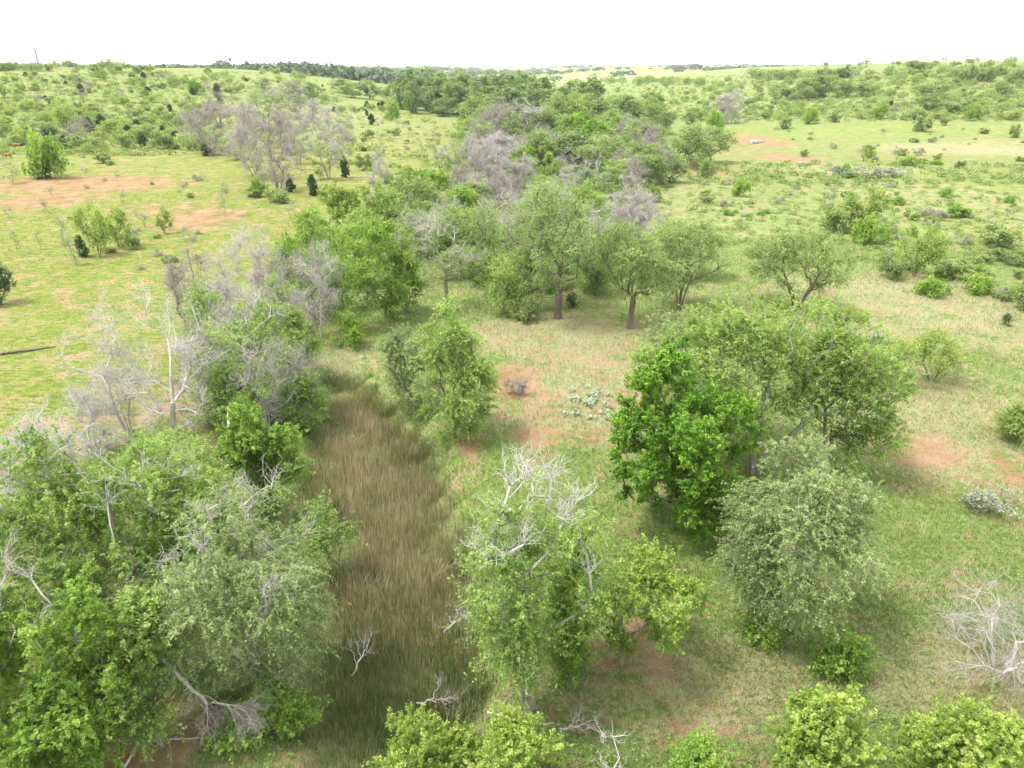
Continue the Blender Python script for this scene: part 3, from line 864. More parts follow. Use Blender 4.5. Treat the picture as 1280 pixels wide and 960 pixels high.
# ================================================================ shared plants for the middle and far distance
PROTO = {}
def proto(kind, i):
    """three variants of each kind, built once about 8 m tall and 4 m in radius; copies share their meshes"""
    k = (kind, i)
    if k in PROTO: return PROTO[k]
    sd = 700 + i * 31 + sum(map(ord, kind))
    if kind == 'dead':
        p = build_dead(8, 3.7, sd, n=56, stems=[1, 4, 3][i], mat='dead', cb=.06, n1=8, n2=7, L1=1.1, r1=.021, tall=(i == 1), sides=5)
    elif kind == 'deadred':
        p = build_dead(8, 3.7, sd, n=56, stems=[3, 5, 4][i], mat='deadred', cb=.05, n1=6, n2=6, L1=1.1, r1=.018, sides=5)
    elif kind == 'halfdead':
        p = build_tree('grey', 8, 3.8, sd, n=80, lpc=90, leaf_k=1.6, dead=.45, stems=3, cb=.15, sides=5)
    elif kind in ('juniper',):
        p = build_tree('juniper', 4, 1.7, sd, n=80, lpc=120, leaf_k=1.5, sides=4)
    elif kind in ('shrub', 'sage', 'brightshrub'):
        sk = {'shrub': 'shrub', 'sage': 'sage', 'brightshrub': 'bright'}[kind]
        p = build_tree(sk, 2.0, 2.0, sd, n=42, lpc=70, leaf_k=1.35, sides=4, stems=5, cb=.02)
    elif kind == 'sapling':
        p = build_tree('grey', 4, 1.4, sd, n=22, lpc=50, leaf_k=1.2, sides=4, dead=.2, cb=.3)
    elif kind == 'mesquite':
        p = build_tree('mesquite', 4, 2.8, sd, n=54, lpc=90, leaf_k=1.5, sides=5, cb=.25)
    elif kind == 'cotton':
        p = build_tree('cotton', 10, 4.6, sd, n=120, lpc=110, leaf_k=1.0, sides=5, cb=.06)
    else:
        p = build_tree(kind, 8, 4.0, sd, n=130, lpc=120, leaf_k=1.4, sides=5, cb={'elm': .18}.get(kind, .08))
    PROTO[k] = p
    return p
BASE = {'juniper': (4, 1.7), 'shrub': (2, 2), 'sage': (2, 2), 'brightshrub': (2, 2), 'sapling': (4, 1.4), 'mesquite': (4, 2.8), 'cotton': (10, 4.6),
        'dead': (8, 3.6), 'deadred': (8, 3.4)}
NAME = {'juniper': ('juniper', 'juniper'), 'shrub': ('shrub', 'shrub'), 'sage': ('sagebrush', 'sagebrush'), 'brightshrub': ('shrub', 'shrub'),
        'sapling': ('sapling', 'sapling'), 'mesquite': ('mesquite', 'mesquite'), 'dead': ('dead_tree', 'dead tree'), 'deadred': ('dead_tree', 'dead tree'),
        'cotton': ('cottonwood', 'tree')}
rs = random.Random(11)
def put(kind, x, y, z, h, r, label, group=None):
    bh, br = BASE.get(kind, (8, 4.0))
    nm, cat = NAME.get(kind, ('tree', 'tree'))
    SIZE.append((h * scale_at(x, y, z), x, y, z, r, h, cat, kind))
    return assemble(nm, proto(kind, rs.randrange(3)), (x, y, z - .05), rs.uniform(0, 6.28),
                    (r / br * rs.uniform(.94, 1.06), r / br * rs.uniform(.94, 1.06), h / bh), label=label, cat=cat, group=group)
SIZE = []
PLACED = []
def mid(kind, bx, by, ty, wpx, label, group=None):
    wpx *= {'cotton': 1.3, 'elm': 1.15, 'dead': 1.25, 'deadred': 1.4, 'halfdead': 1.2}.get(kind, 1.0)
    cbk = {'elm': .2, 'mesquite': .25, 'cotton': .04}.get(kind, .08)
    loc, h, r = fit(bx, by, ty, wpx, cbk)
    PLACED.append((loc[0], loc[1], max(r, .8)))
    return put(kind, *loc, h, r, label, group)

MID = [
 # creek woodland, from the clearing backwards
 ('halfdead', 640, 345, 262, 74, 'grey green tree between the slender tree and the tallest elm'),
 ('halfdead', 730, 340, 262, 76, 'half bare tree behind the gap between the two dark trunked elms'),
 ('dead', 788, 318, 242, 62, 'pale bare tree showing above the forked elm'),
 ('elm', 860, 345, 275, 90, 'grey green elm behind the spreading one with bare limbs'),
 ('willow', 560, 325, 262, 60, 'green tree filling the gap behind the half dead pale trunk'),
 ('willow', 440, 360, 285, 74, 'soft green tree between the yellow green pair'),
 ('halfdead', 510, 355, 290, 50, 'twiggy grey bush tree behind the head of the slough'),
 ('willow', 620, 372, 318, 56, 'grey green tree in the gap between the slender tree and the tallest elm'),
 ('elm', 590, 330, 262, 56, 'olive tree left behind the slender tree'),
 ('elm', 660, 365, 300, 60, 'olive tree just left behind the tallest elm'),
 ('elm', 745, 370, 300, 54, 'olive tree low in the gap right of the tallest elm'),
 ('halfdead', 820, 330, 262, 60, 'grey twiggy tree behind the forked elm'),
 ('willow', 400, 330, 275, 50, 'soft green tree on the pasture side behind the yellow green pair'),
 ('halfdead', 520, 320, 262, 60, 'grey twiggy tree left behind the half dead pale trunk'),
 ('willow', 455, 330, 262, 70, 'soft green tree behind the tall bright green one'),
 ('willow', 495, 300, 240, 66, 'green tree two rows behind the tall bright green one'),
 ('bright', 575, 285, 232, 60, 'bright green tree just in front of the white bare trunks in the creek wood'),
 ('bright', 512, 262, 208, 56, 'bright lime green tree on the pasture edge of the creek wood'),
 ('bright', 545, 255, 214, 50, 'bright green tree just right of the lime green one on the pasture edge'),
 ('dead', 478, 262, 196, 28, 'thin bleached dead tree standing on the pasture edge beside the lime green tree'),
 ('halfdead', 630, 310, 240, 72, 'blue grey leaved tree in the middle of the creek wood'),
 ('elm', 675, 300, 228, 84, 'broad olive tree above the tallest elm'),
 ('dead', 610, 262, 188, 42, 'white bare forked trunks standing up in the creek wood'),
 ('dead', 588, 238, 172, 36, 'white bare trunks leaning over the far pasture'),
 ('halfdead', 562, 236, 182, 44, 'olive half dead tree on the far pasture edge of the wood'),
 ('dead', 640, 250, 188, 60, 'pale dead tree just right of the white forked trunks'),
 ('willow', 735, 300, 232, 70, 'green tree right of the broad olive tree'),
 ('halfdead', 700, 275, 215, 62, 'twiggy grey tree behind the broad olive tree'),
 ('dead', 765, 290, 248, 60, 'pale dead thicket tree at the right side of the creek wood'),
 ('brightshrub', 815, 252, 234, 26, 'small bright shrub at the right edge of the creek wood'),
 ('lime', 685, 232, 192, 28, 'small lime tree glowing among the grey trees of the creek wood'),
 ('bright', 655, 225, 183, 38, 'green tree among the pale dead ones in the creek wood'),
 ('dead', 620, 215, 168, 60, 'wide pale dead tree behind the white forked trunks'),
 ('dead', 690, 212, 168, 50, 'dead tree behind the small lime tree'),
 ('halfdead', 735, 250, 196, 60, 'grey green tree right of the small lime tree'),
 ('willow', 765, 245, 200, 56, 'soft green tree near the right edge of the creek wood'),
 ('halfdead', 790, 262, 215, 52, 'half dead tree at the right edge of the creek wood'),
 ('elm', 800, 232, 180, 66, 'olive elm left of the wide pasture elms'),
 ('elm', 755, 222, 170, 60, 'olive tree in the right half of the creek wood'),
 ('bright', 718, 186, 142, 40, 'yellow green tree in front of the grey cottonwoods'),
 ('oak', 742, 198, 150, 42, 'dark green tree beside the yellow green one in the creek wood'),
 ('oak', 700, 200, 160, 36, 'dark tree left of the yellow green one in the creek wood'),
 ('halfdead', 648, 180, 128, 66, 'tree with a pinkish grey dead crown, in front of the cottonwoods'),
 ('elm', 600, 172, 122, 56, 'olive tree at the pasture corner in front of the cottonwoods'),
 ('deadred', 625, 186, 130, 50, 'grey dead tree with a dark stem below the cottonwoods'),
 ('dead', 668, 178, 138, 48, 'pale dead tree right of the pinkish grey crown'),
 ('elm', 690, 180, 135, 46, 'olive green tree under the right hand cottonwoods'),
 ('willow', 770, 182, 140, 52, 'light green tree right of the yellow green one'),
 ('elm', 800, 195, 148, 56, 'round olive tree on the right side of the far creek wood'),
 ('dead', 790, 185, 152, 40, 'pale dead tree among the olive ones on the right side of the wood'),
 ('elm', 740, 160, 118, 52, 'olive tree behind the yellow green one'),
 ('elm', 780, 160, 122, 50, 'olive tree at the far right shoulder of the creek wood'),
 ('elm', 820, 168, 130, 44, 'olive tree above the wide pasture elm'),
 ('elm', 858, 210, 156, 62, 'wide dark trunked elm on the right pasture'),
 ('elm', 888, 203, 158, 56, 'right half of the elm pair on the right pasture beside the red dirt'),
 ('elm', 836, 228, 192, 42, 'small dark stemmed tree in front of the elm pair'),
 ('elm', 884, 223, 198, 24, 'little round tree on the bare strip under the elm pair'),
 ('dead', 905, 155, 120, 26, 'grey dead tree standing behind the bright round bush'),
 ('dead', 914, 154, 114, 26, 'pale grey dead tree right of the bright round bush'),
 ('brightshrub', 893, 163, 141, 24, 'bright round bush behind the elm pair'),
 ('elm', 868, 160, 134, 34, 'grey green tree left of the bright round bush'),
 # cottonwood grove
 ('cotton', 512, 137, 88, 36, 'leftmost tall cottonwood of the dark grove'),
 ('cotton', 533, 139, 89, 40, 'dark cottonwood second from the left in the grove'),
 ('cotton', 518, 142, 104, 24, 'low dark cottonwood in front of the left end of the grove'),
 ('cotton', 548, 141, 92, 40, 'blue green cottonwood third from the left in the grove'),
 ('cotton', 567, 144, 100, 36, 'lighter cottonwood bulging towards the far pasture'),
 ('cotton', 580, 134, 92, 38, 'cottonwood in the middle of the dark grove'),
 ('cotton', 604, 138, 97, 38, 'cottonwood left of the pinkish grey crown'),
 ('cotton', 630, 134, 93, 42, 'cottonwood behind the pinkish grey crown'),
 ('cotton', 655, 142, 94, 42, 'tall cottonwood right of the middle of the row'),
 ('cotton', 680, 148, 98, 46, 'grey green cottonwood in the right part of the row'),
 ('cotton', 708, 156, 103, 46, 'wide cottonwood before the bright green field'),
 ('cotton', 738, 152, 100, 42, 'last cottonwood at the right end of the row'),
 ('willow', 720, 165, 118, 40, 'silvery cottonwood in front of the right end of the row'),
 ('elm', 462, 124, 100, 30, 'flat topped small tree alone at the gap left of the grove'),
 ('elm', 440, 122, 103, 26, 'flat topped small tree, left neighbour of the one at the gap'),
 ('elm', 490, 128, 104, 26, 'green tree touching the left end of the dark grove'),
 ('elm', 430, 116, 98, 34, 'dark far tree clump left of the flat topped trees'),
 ('brightshrub', 489, 151, 126, 22, 'round green bush alone on the far pasture'),
 ('juniper', 465, 156, 143, 11, 'little dark juniper left of the round bush on the far pasture'),
 # left dead clump
 ('deadred', 264, 195, 133, 52, 'dense grey dead tree left of the dead clump, with a dark foot'),
 ('deadred', 234, 178, 140, 24, 'slim dead tree left of the dense grey dead one'),
 ('deadred', 277, 160, 117, 34, 'dead tree behind the dense grey dead one'),
 ('halfdead', 336, 163, 106, 58, 'open crowned leafless tree behind the dead clump'),
 ('dead', 322, 224, 132, 56, 'tall dead tree with pinkish upright twigs in the dead clump'),
 ('deadred', 348, 240, 142, 70, 'widest dead tree at the front of the dead clump'),
 ('deadred', 300, 200, 172, 30, 'low grey dead tree on the left of the dead clump'),
 ('halfdead', 318, 220, 170, 44, 'half green tree in the left of the dead clump'),
 ('dead', 376, 205, 144, 36, 'leaning dead tree right of the widest one'),
 ('dead', 398, 175, 127, 26, 'thin dead snags behind the right of the dead clump'),
 ('dead', 420, 205, 140, 34, 'dead tree with pale twigs over the dark leafy tree'),
 ('halfdead', 412, 224, 174, 52, 'dark leafy tree with a reddish trunk on the right of the dead clump'),
 ('deadred', 372, 150, 104, 34, 'grey bare tree far behind the dead clump'),
 ('elm', 392, 128, 102, 24, 'small tree far behind the dead clump, next to the grey bare one'),
 ('juniper', 391, 245, 220, 17, 'dark juniper in front of the right of the dead clump'),
 ('juniper', 431, 222, 197, 14, 'dark juniper at the foot of the dark leafy tree'),
 ('juniper', 364, 240, 224, 13, 'small juniper between the dead trunks'),
 ('juniper', 258, 195, 180, 14, 'dark bush at the foot of the dense grey dead tree'),
 ('brightshrub', 326, 246, 222, 24, 'dark green bush growing through the foot of the dead clump'),
 ('shrub', 345, 254, 238, 34, 'low green shrub in front of the dead clump'),
 ('shrub', 318, 247, 236, 30, 'low grey shrub left in front of the dead clump'),
 ('shrub', 455, 213, 195, 26, 'low shrub right of the dark leafy tree'),
 # left pasture
 ('brightshrub', 60, 222, 168, 56, 'round bright green tree alone on the left pasture by the cattle'),
 ('juniper', 52, 223, 200, 26, 'dark juniper under the round bright green tree'),
 ('sapling', 17, 229, 202, 22, 'thin grey sapling left of the round bright green tree'),
 ('sapling', 282, 271, 228, 24, 'grey green sapling below the dead clump'),
 ('sapling', 366, 279, 256, 18, 'tiny sapling right below the dead clump'),
 ('mesquite', 207, 292, 263, 26, 'small mesquite with a dark foot on the red soil'),
 ('mesquite', 125, 322, 257, 44, 'mesquite with grey stems beside the nearer juniper'),
 ('mesquite', 150, 308, 262, 40, 'mesquite right of the one beside the nearer juniper'),
 ('juniper', 103, 322, 296, 20, 'juniper at the foot of the grey stemmed mesquite'),
 ('shrub', 165, 312, 292, 26, 'grey dark shrub below the pair of mesquites'),
 ('sapling', 80, 308, 270, 20, 'bare little sapling left of the pair of mesquites'),
 ('sapling', 52, 312, 286, 12, 'thin stick sapling on the left pasture'),
 ('sapling', 22, 316, 288, 12, 'leftmost thin stick sapling on the left pasture'),
 ('mesquite', 88, 160, 131, 40, 'round mesquite on the rise behind the round bright tree'),
 ('deadred', 104, 178, 148, 30, 'small dead tree in the thicket behind the round bright tree'),
 ('shrub', 106, 188, 170, 44, 'dark shrub thicket behind the round bright tree'),
 ('juniper', 179, 184, 167, 18, 'dark juniper at the foot of the left rise'),
 ('mesquite', 144, 170, 150, 34, 'bushy mesquite with a dark underside on the left rise'),
 ('shrub', 128, 204, 192, 26, 'low pale shrub on the left pasture beyond the red soil'),
 ('shrub', 160, 185, 168, 26, 'olive shrub left of the dark juniper'),
 ('shrub', 205, 186, 166, 30, 'pale olive shrub right of the dark juniper'),
 ('brightshrub', 247, 118, 99, 22, 'bright green bush high on the left rise'),
 ('juniper', 272, 122, 106, 15, 'dark juniper high on the left rise near the bright bush'),
 ('juniper', 186, 120, 109, 14, 'dark juniper in the middle of the left rise'),
 ('elm', 144, 91, 80, 20, 'round tree on the skyline of the left rise'),
 ('elm', 178, 92, 81, 26, 'uneven tree group on the skyline of the left rise'),
 ('cotton', 261, 92, 85, 10, 'single dark tree on the skyline at the right end of the left rise'),
 # right grassland
 ('mesquite', 1078, 288, 234, 66, 'wide grey olive mesquite on the right grassland'),
 ('shrub', 1048, 290, 262, 40, 'dark shrub at the foot of the wide mesquite'),
 ('brightshrub', 1088, 305, 270, 46, 'bright leafy bush in front of the wide mesquite'),
 ('mesquite', 1143, 346, 284, 62, 'grey green mesquite in the brush on the right grassland'),
 ('shrub', 1245, 310, 284, 52, 'dark round shrub near the right edge'),
 ('brightshrub', 1218, 366, 344, 42, 'yellow green low bush near the right edge'),
 ('shrub', 1275, 385, 345, 50, 'grey green shrub cut by the right edge'),
 ('shrub', 1112, 348, 322, 40, 'olive shrub left of the grey green mesquite'),
 ('brightshrub', 1165, 368, 345, 46, 'bright low shrub in front of the grey green mesquite'),
 ('shrub', 1195, 350, 328, 50, 'low shrub between the mesquite and the yellow green bush'),
 ('brightshrub', 1123, 256, 244, 20, 'small bright bush right of the wide mesquite'),
 ('brightshrub', 1182, 246, 236, 22, 'small green bush upslope on the right grassland'),
 ('brightshrub', 1195, 272, 256, 34, 'green and dark bush on the right grassland'),
 ('sage', 1160, 270, 258, 40, 'grey shrub left of the green and dark bush'),
 ('sage', 1050, 222, 208, 50, 'left end of the long strip of grey brush'),
 ('sage', 1085, 222, 208, 56, 'middle of the long strip of grey brush'),
 ('sage', 1118, 221, 209, 46, 'right end of the long strip of grey brush'),
 ('brightshrub', 1057, 221, 204, 20, 'green bush sticking out of the strip of grey brush'),
 ('brightshrub', 926, 246, 226, 24, 'dark glossy bush on the grassland right of the creek wood'),
 ('shrub', 1005, 196, 188, 13, 'small dark bush on the red soil patch'),
 ('brightshrub', 1170, 206, 200, 18, 'small green bush on the pale bare strip'),
 ('mesquite', 1080, 201, 182, 30, 'airy pale mesquite at the edge of the bare strip'),
 ('sapling', 1120, 204, 184, 18, 'thin tree with grey stems at the edge of the bare strip'),
 ('brightshrub', 1135, 207, 196, 28, 'low bright bush beside the thin grey stemmed tree'),
 ('shrub', 980, 161, 147, 20, 'round dark bush beyond the red dirt bank'),
 ('brightshrub', 1011, 155, 136, 22, 'light green tree beyond the round dark bush'),
 ('shrub', 1042, 153, 141, 18, 'small bush right of the light green tree'),
 ('shrub', 1153, 165, 147, 28, 'olive bush on the bright green strip'),
 ('shrub', 1179, 157, 146, 14, 'small bush right of the olive one on the bright green strip'),
 ('brightshrub', 1100, 149, 131, 20, 'green bush on the slope above the bright green strip'),
 ('cotton', 1162, 138, 119, 24, 'leafy tree at the left end of the row of dark bushes'),
 ('shrub', 1185, 142, 128, 30, 'dark bush in the row on the right slope'),
 ('shrub', 1210, 140, 124, 26, 'dark bush at the right of the row on the right slope'),
 ('brightshrub', 1212, 150, 132, 24, 'yellow green bush in front of the row on the right slope'),
 ('shrub', 1266, 172, 157, 16, 'round grey bush near the right edge beyond the pale strip'),
 ('juniper', 1113, 133, 126, 8, 'tiny dark juniper on the right slope'),
 ('elm', 1001, 123, 98, 30, 'dark green tree in the grove on the right slope'),
 ('cotton', 1025, 122, 96, 34, 'tallest tree in the grove on the right slope'),
 ('elm', 975, 124, 106, 30, 'grey tree at the left of the grove on the right slope'),
 ('elm', 1052, 122, 100, 30, 'rounded tree right in the grove on the right slope'),
 ('shrub', 1078, 120, 104, 34, 'grey end of the grove on the right slope'),
 ('elm', 1010, 126, 108, 24, 'bright low tree in front of the grove on the right slope'),
 ('elm', 1138, 90, 75, 28, 'dark wood clump on the right skyline, left part'),
 ('elm', 1155, 90, 77, 24, 'dark wood clump on the right skyline, right part'),
 ('cotton', 1056, 98, 83, 13, 'single round tree on the skyline above the grove'),
 ('sage', 1050, 424, 406, 42, 'pale grey brush heap on the straw slope'),
 ('sage', 1096, 430, 416, 34, 'smaller pale grey brush heap, right of the first'),
 ('sage', 1240, 640, 604, 80, 'grey green low shrub below the red soil at the right edge'),
 ('shrub', 655, 402, 382, 40, 'low shrub at the edge of the clearing left of the tallest elm'),
]
for a in MID: mid(*a)

# skyline and far tree belts seen one by one
for i in range(15):
    px = 940 + i * 8.4
    z_ = hit(px, 97)
    mid(['elm', 'shrub', 'cotton'][i % 3], px + rs.uniform(-2, 2), 98 + rs.uniform(-1.5, 2), 86 + rs.uniform(-2, 2), rs.uniform(14, 22), 'dark tree in the long belt below the right skyline', 'trees of the long belt below the right skyline')
for i in range(22):
    mid(['elm', 'shrub', 'cotton'][i % 3], 1195 + rs.uniform(0, 90), rs.uniform(90, 106), rs.uniform(80, 90), rs.uniform(14, 24), 'grey green tree in the thick wood at the upper right', 'trees of the thick wood at the upper right')
for i in range(20):
    mid('elm', 815 + rs.uniform(-55, 70), rs.uniform(102, 108), rs.uniform(94, 98), rs.uniform(9, 16), 'small dark tree in the line beside the bright green field', 'trees in the line beside the bright green field')
for i in range(16):
    mid('elm', rs.uniform(-5, 60), rs.uniform(85, 90), rs.uniform(77, 81), rs.uniform(10, 18), 'blue green tree on the skyline at the far left', 'trees on the skyline at the far left')

# ---------------------------------------------------------------- scrub scattered over the two rises
def in_creek(x, y):
    return bool(np.interp(y, _ey, _ex) - 3 < x < np.interp(y, [0, 60, 100, 200, 340, 500, 600], [60, 60, 24, 46, 50, 20, 0])) and y < 560
SC = []
rn = np.random.RandomState(77)
def clear(x, y, k=.75):
    for (a, b, r) in PLACED:
        if abs(a - x) < r * k and abs(b - y) < r * k * 1.3: return False
    return True
def scatter(n, poly, kinds, sizes, label, group):
    """poly in photograph pixels; spread evenly over the picture so that far ones stand denser, as they do"""
    done = 0; guard = 0
    xs = [p[0] for p in poly]; ys = [p[1] for p in poly]
    while done < n and guard < n * 30:
        guard += 1
        px = rn.uniform(min(xs), max(xs)); py = rn.uniform(min(ys), max(ys))
        ins = False
        for i in range(len(poly)):
            x1, y1 = poly[i]; x2, y2 = poly[i - 1]
            if (y1 > py) != (y2 > py) and px < (x2 - x1) * (py - y1) / (y2 - y1) + x1: ins = not ins
        if not ins: continue
        x, y, z = hit(px, py)
        if y > 2500 or in_creek(x, y) or not clear(x, y): continue
        kind = kinds[rn.randint(len(kinds))]
        lo, hi = sizes[kind]
        r = rn.uniform(lo, hi) * .5 * (1 + .5 * (rn.rand() < .12))
        bh, br = BASE.get(kind, (8, 4.0))
        h = {'juniper': 1.6, 'mesquite': 1.05, 'elm': 1.25, 'cotton': 1.35, 'willow': 1.3, 'halfdead': 1.4, 'sapling': 2.6, 'deadred': 1.9}.get(kind, .85) * r * rn.uniform(.8, 1.25)
        PLACED.append((x, y, r * .6))
        put(kind, x, y, z, h, r, label[kind] if isinstance(label, dict) else label, group[kind] if isinstance(group, dict) else group)
        done += 1
LEFT = [(0, 92), (60, 90), (150, 93), (260, 94), (420, 105), (440, 125), (380, 130), (300, 130), (245, 190), (170, 185), (110, 195), (0, 178)]
def LG(adj, where, kinds):
    lab = {'shrub': f'low olive shrub {where}', 'brightshrub': f'bright green bush {where}', 'sage': f'grey leaved bush {where}', 'mesquite': f'airy pale green mesquite {where}',
           'juniper': f'small dark juniper {where}', 'elm': f'rounded tree {where}', 'deadred': f'grey leafless tree {where}', 'sapling': f'spindly sapling {where}', 'cotton': f'dark leafy tree {where}'}
    grp = {k: f'{NAME.get(k, ("tree", "tree"))[0].replace("_", " ")}s of {k.replace("brightshrub", "bright green").replace("deadred", "bare grey").replace("shrub", "olive")} look {where}' for k in lab}
    return lab, grp
SZ = {'shrub': (2.4, 4.6), 'brightshrub': (2.2, 4), 'sage': (2, 4), 'mesquite': (3.4, 6.2), 'juniper': (2, 3.4), 'elm': (3.8, 6.8), 'deadred': (3, 5), 'sapling': (2, 3), 'cotton': (6, 9)}
l, g = LG('', 'on the scrubby left rise', 0)
scatter(250, LEFT, ['shrub', 'shrub', 'mesquite', 'mesquite', 'mesquite', 'mesquite', 'juniper', 'sage', 'elm', 'deadred'], SZ, l, g)
l, g = LG('', 'on the far slope at the left of the creek', 0)
scatter(46, [(250, 96), (420, 106), (500, 118), (470, 150), (440, 150), (380, 128), (300, 112)], ['shrub', 'mesquite', 'brightshrub', 'juniper', 'elm'], SZ, l, g)
RIGHT = [(745, 112), (830, 104), (940, 100), (1060, 98), (1200, 92), (1280, 90), (1280, 152), (1170, 150), (1060, 150), (960, 150), (900, 150), (840, 150), (800, 135)]
l, g = LG('', 'on the scrubby right slope', 0)
scatter(300, RIGHT, ['shrub', 'mesquite', 'sage', 'brightshrub', 'shrub', 'mesquite', 'mesquite', 'elm', 'elm', 'sage'], SZ, l, g)
l, g = LG('', 'on the grassland between creek and right slope', 0)
scatter(60, [(820, 238), (900, 226), (1040, 226), (1280, 235), (1280, 300), (1120, 330), (1040, 270), (900, 280), (850, 290)], ['shrub', 'sage', 'sage', 'brightshrub'],
        {'shrub': (1.2, 2.6), 'sage': (1.0, 2.6), 'brightshrub': (.9, 2.2)}, l, g)
l, g = LG('', 'scattered over the left pasture', 0)
scatter(36, [(0, 190), (170, 195), (250, 210), (250, 330), (170, 340), (0, 330)], ['sage', 'sage', 'shrub', 'sapling'], {'shrub': (1.0, 2.0), 'sage': (1.0, 2.4), 'sapling': (1, 1.8)}, l, g)
l, g = LG('', 'scattered over the far pasture beside the creek wood', 0)
scatter(34, [(430, 140), (490, 135), (560, 165), (560, 180), (520, 205), (440, 190)], ['sage', 'shrub', 'brightshrub', 'sapling'], {'shrub': (1.4, 3.2), 'sage': (1.4, 3.2), 'brightshrub': (1.2, 2.2), 'sapling': (1.4, 2.2)}, l, g)
l, g = LG('', 'along the crest of the right slope', 0)
scatter(70, [(1030, 80), (1160, 76), (1280, 70), (1280, 92), (1160, 94), (1030, 98)], ['mesquite', 'elm', 'mesquite', 'sage', 'elm'], SZ, l, g)
l, g = LG('', 'along the crest of the left rise', 0)
scatter(40, [(60, 82), (300, 84), (430, 96), (430, 106), (300, 98), (60, 92)], ['mesquite', 'elm', 'mesquite', 'sage'], SZ, l, g)
l, g = LG('', 'dotted over the bare strip on the right', 0)
scatter(34, [(925, 158), (1280, 155), (1280, 212), (1040, 208), (1010, 190), (930, 168)], ['sage', 'shrub', 'sage', 'brightshrub'], {'shrub': (1.2, 3.4), 'sage': (1.2, 3.0), 'brightshrub': (1.2, 3)}, l, g)
l, g = LG('', 'in the brush patch at the right edge', 0)
scatter(26, [(1090, 330), (1280, 318), (1280, 410), (1200, 372), (1110, 372)], ['shrub', 'brightshrub', 'sage', 'shrub'], {'shrub': (1.6, 3), 'sage': (1.4, 2.6), 'brightshrub': (1.4, 2.4)}, l, g)
l, g = LG('', 'packed into the creek wood', 0)
def creekfill(n, poly, kinds, sizes, lab, grp):
    global in_creek
    keep = in_creek
    in_creek = lambda x, y: False
    scatter(n, poly, kinds, sizes, lab, grp)
    in_creek = keep
CK = ['elm', 'halfdead', 'deadred', 'willow', 'brightshrub', 'elm', 'cotton', 'halfdead']
CKL = {**l, 'halfdead': 'half dead grey tree packed into the creek wood', 'willow': 'soft green tree packed into the creek wood'}
CKG = {**g, 'halfdead': 'half dead grey trees packed into the creek wood', 'willow': 'soft green trees packed into the creek wood'}
KEEP_PLACED = PLACED
PLACED = []
creekfill(55, [(520, 235), (600, 200), (640, 190), (800, 195), (830, 230), (800, 285), (740, 340), (600, 335), (440, 330), (430, 290)], CK,
          {'elm': (5, 8), 'halfdead': (5, 8), 'deadred': (4, 7), 'willow': (5, 8), 'brightshrub': (3, 5), 'cotton': (4, 6)}, CKL, CKG)
creekfill(30, [(480, 380), (640, 372), (800, 372), (860, 350), (800, 300), (600, 300), (440, 320)], ['willow', 'elm', 'halfdead', 'brightshrub'],
          {'elm': (4, 6), 'halfdead': (4, 6), 'willow': (4, 6), 'brightshrub': (2, 4)}, CKL, CKG)
creekfill(75, [(575, 165), (560, 145), (640, 150), (800, 165), (830, 195), (820, 225), (600, 215), (590, 190)], CK,
          {'elm': (7, 11), 'halfdead': (6, 10), 'deadred': (5, 9), 'willow': (6, 10), 'brightshrub': (4, 6), 'cotton': (7, 10)}, CKL, CKG)
creekfill(50, [(520, 138), (640, 128), (760, 130), (830, 145), (800, 170), (640, 160), (560, 150)], ['cotton', 'cotton', 'elm', 'willow', 'cotton'],
          {'elm': (9, 13), 'willow': (9, 13), 'cotton': (10, 15)},
          {**l, 'cotton': 'blue green cottonwood packed into the far creek grove', 'elm': 'olive tree packed into the far creek grove', 'willow': 'silvery green tree packed into the far creek grove'},
          {**g, 'cotton': 'cottonwoods packed into the far creek grove', 'elm': 'olive trees packed into the far creek grove', 'willow': 'silvery trees packed into the far creek grove'})
PLACED = KEEP_PLACED + PLACED

# beyond about 300 of one kind the smallest seen ones become one mass of foliage
surplus = {}
def thin_out(limit=290):
    shared = ALL[len(ALL) - len(SIZE):]
    fixed = ALL[:len(ALL) - len(SIZE)]
    for cat in ('tree', 'shrub', 'mesquite'):
        nfix = sum(1 for o in fixed if o.get('category') == cat)
        mine = sorted([(sz, o) for sz, o in zip(SIZE, shared) if sz[6] == cat and o.get('group')], key=lambda q_: q_[0][0])
        nall = nfix + sum(1 for sz in SIZE if sz[6] == cat)
        for sz, o in mine[:max(0, nall - limit)]:
            surplus.setdefault(cat, []).append((sz[1], sz[2], sz[3], sz[4], sz[5]))
            for ch in list(o.children): bpy.data.objects.remove(ch)
            bpy.data.objects.remove(o)
thin_out()

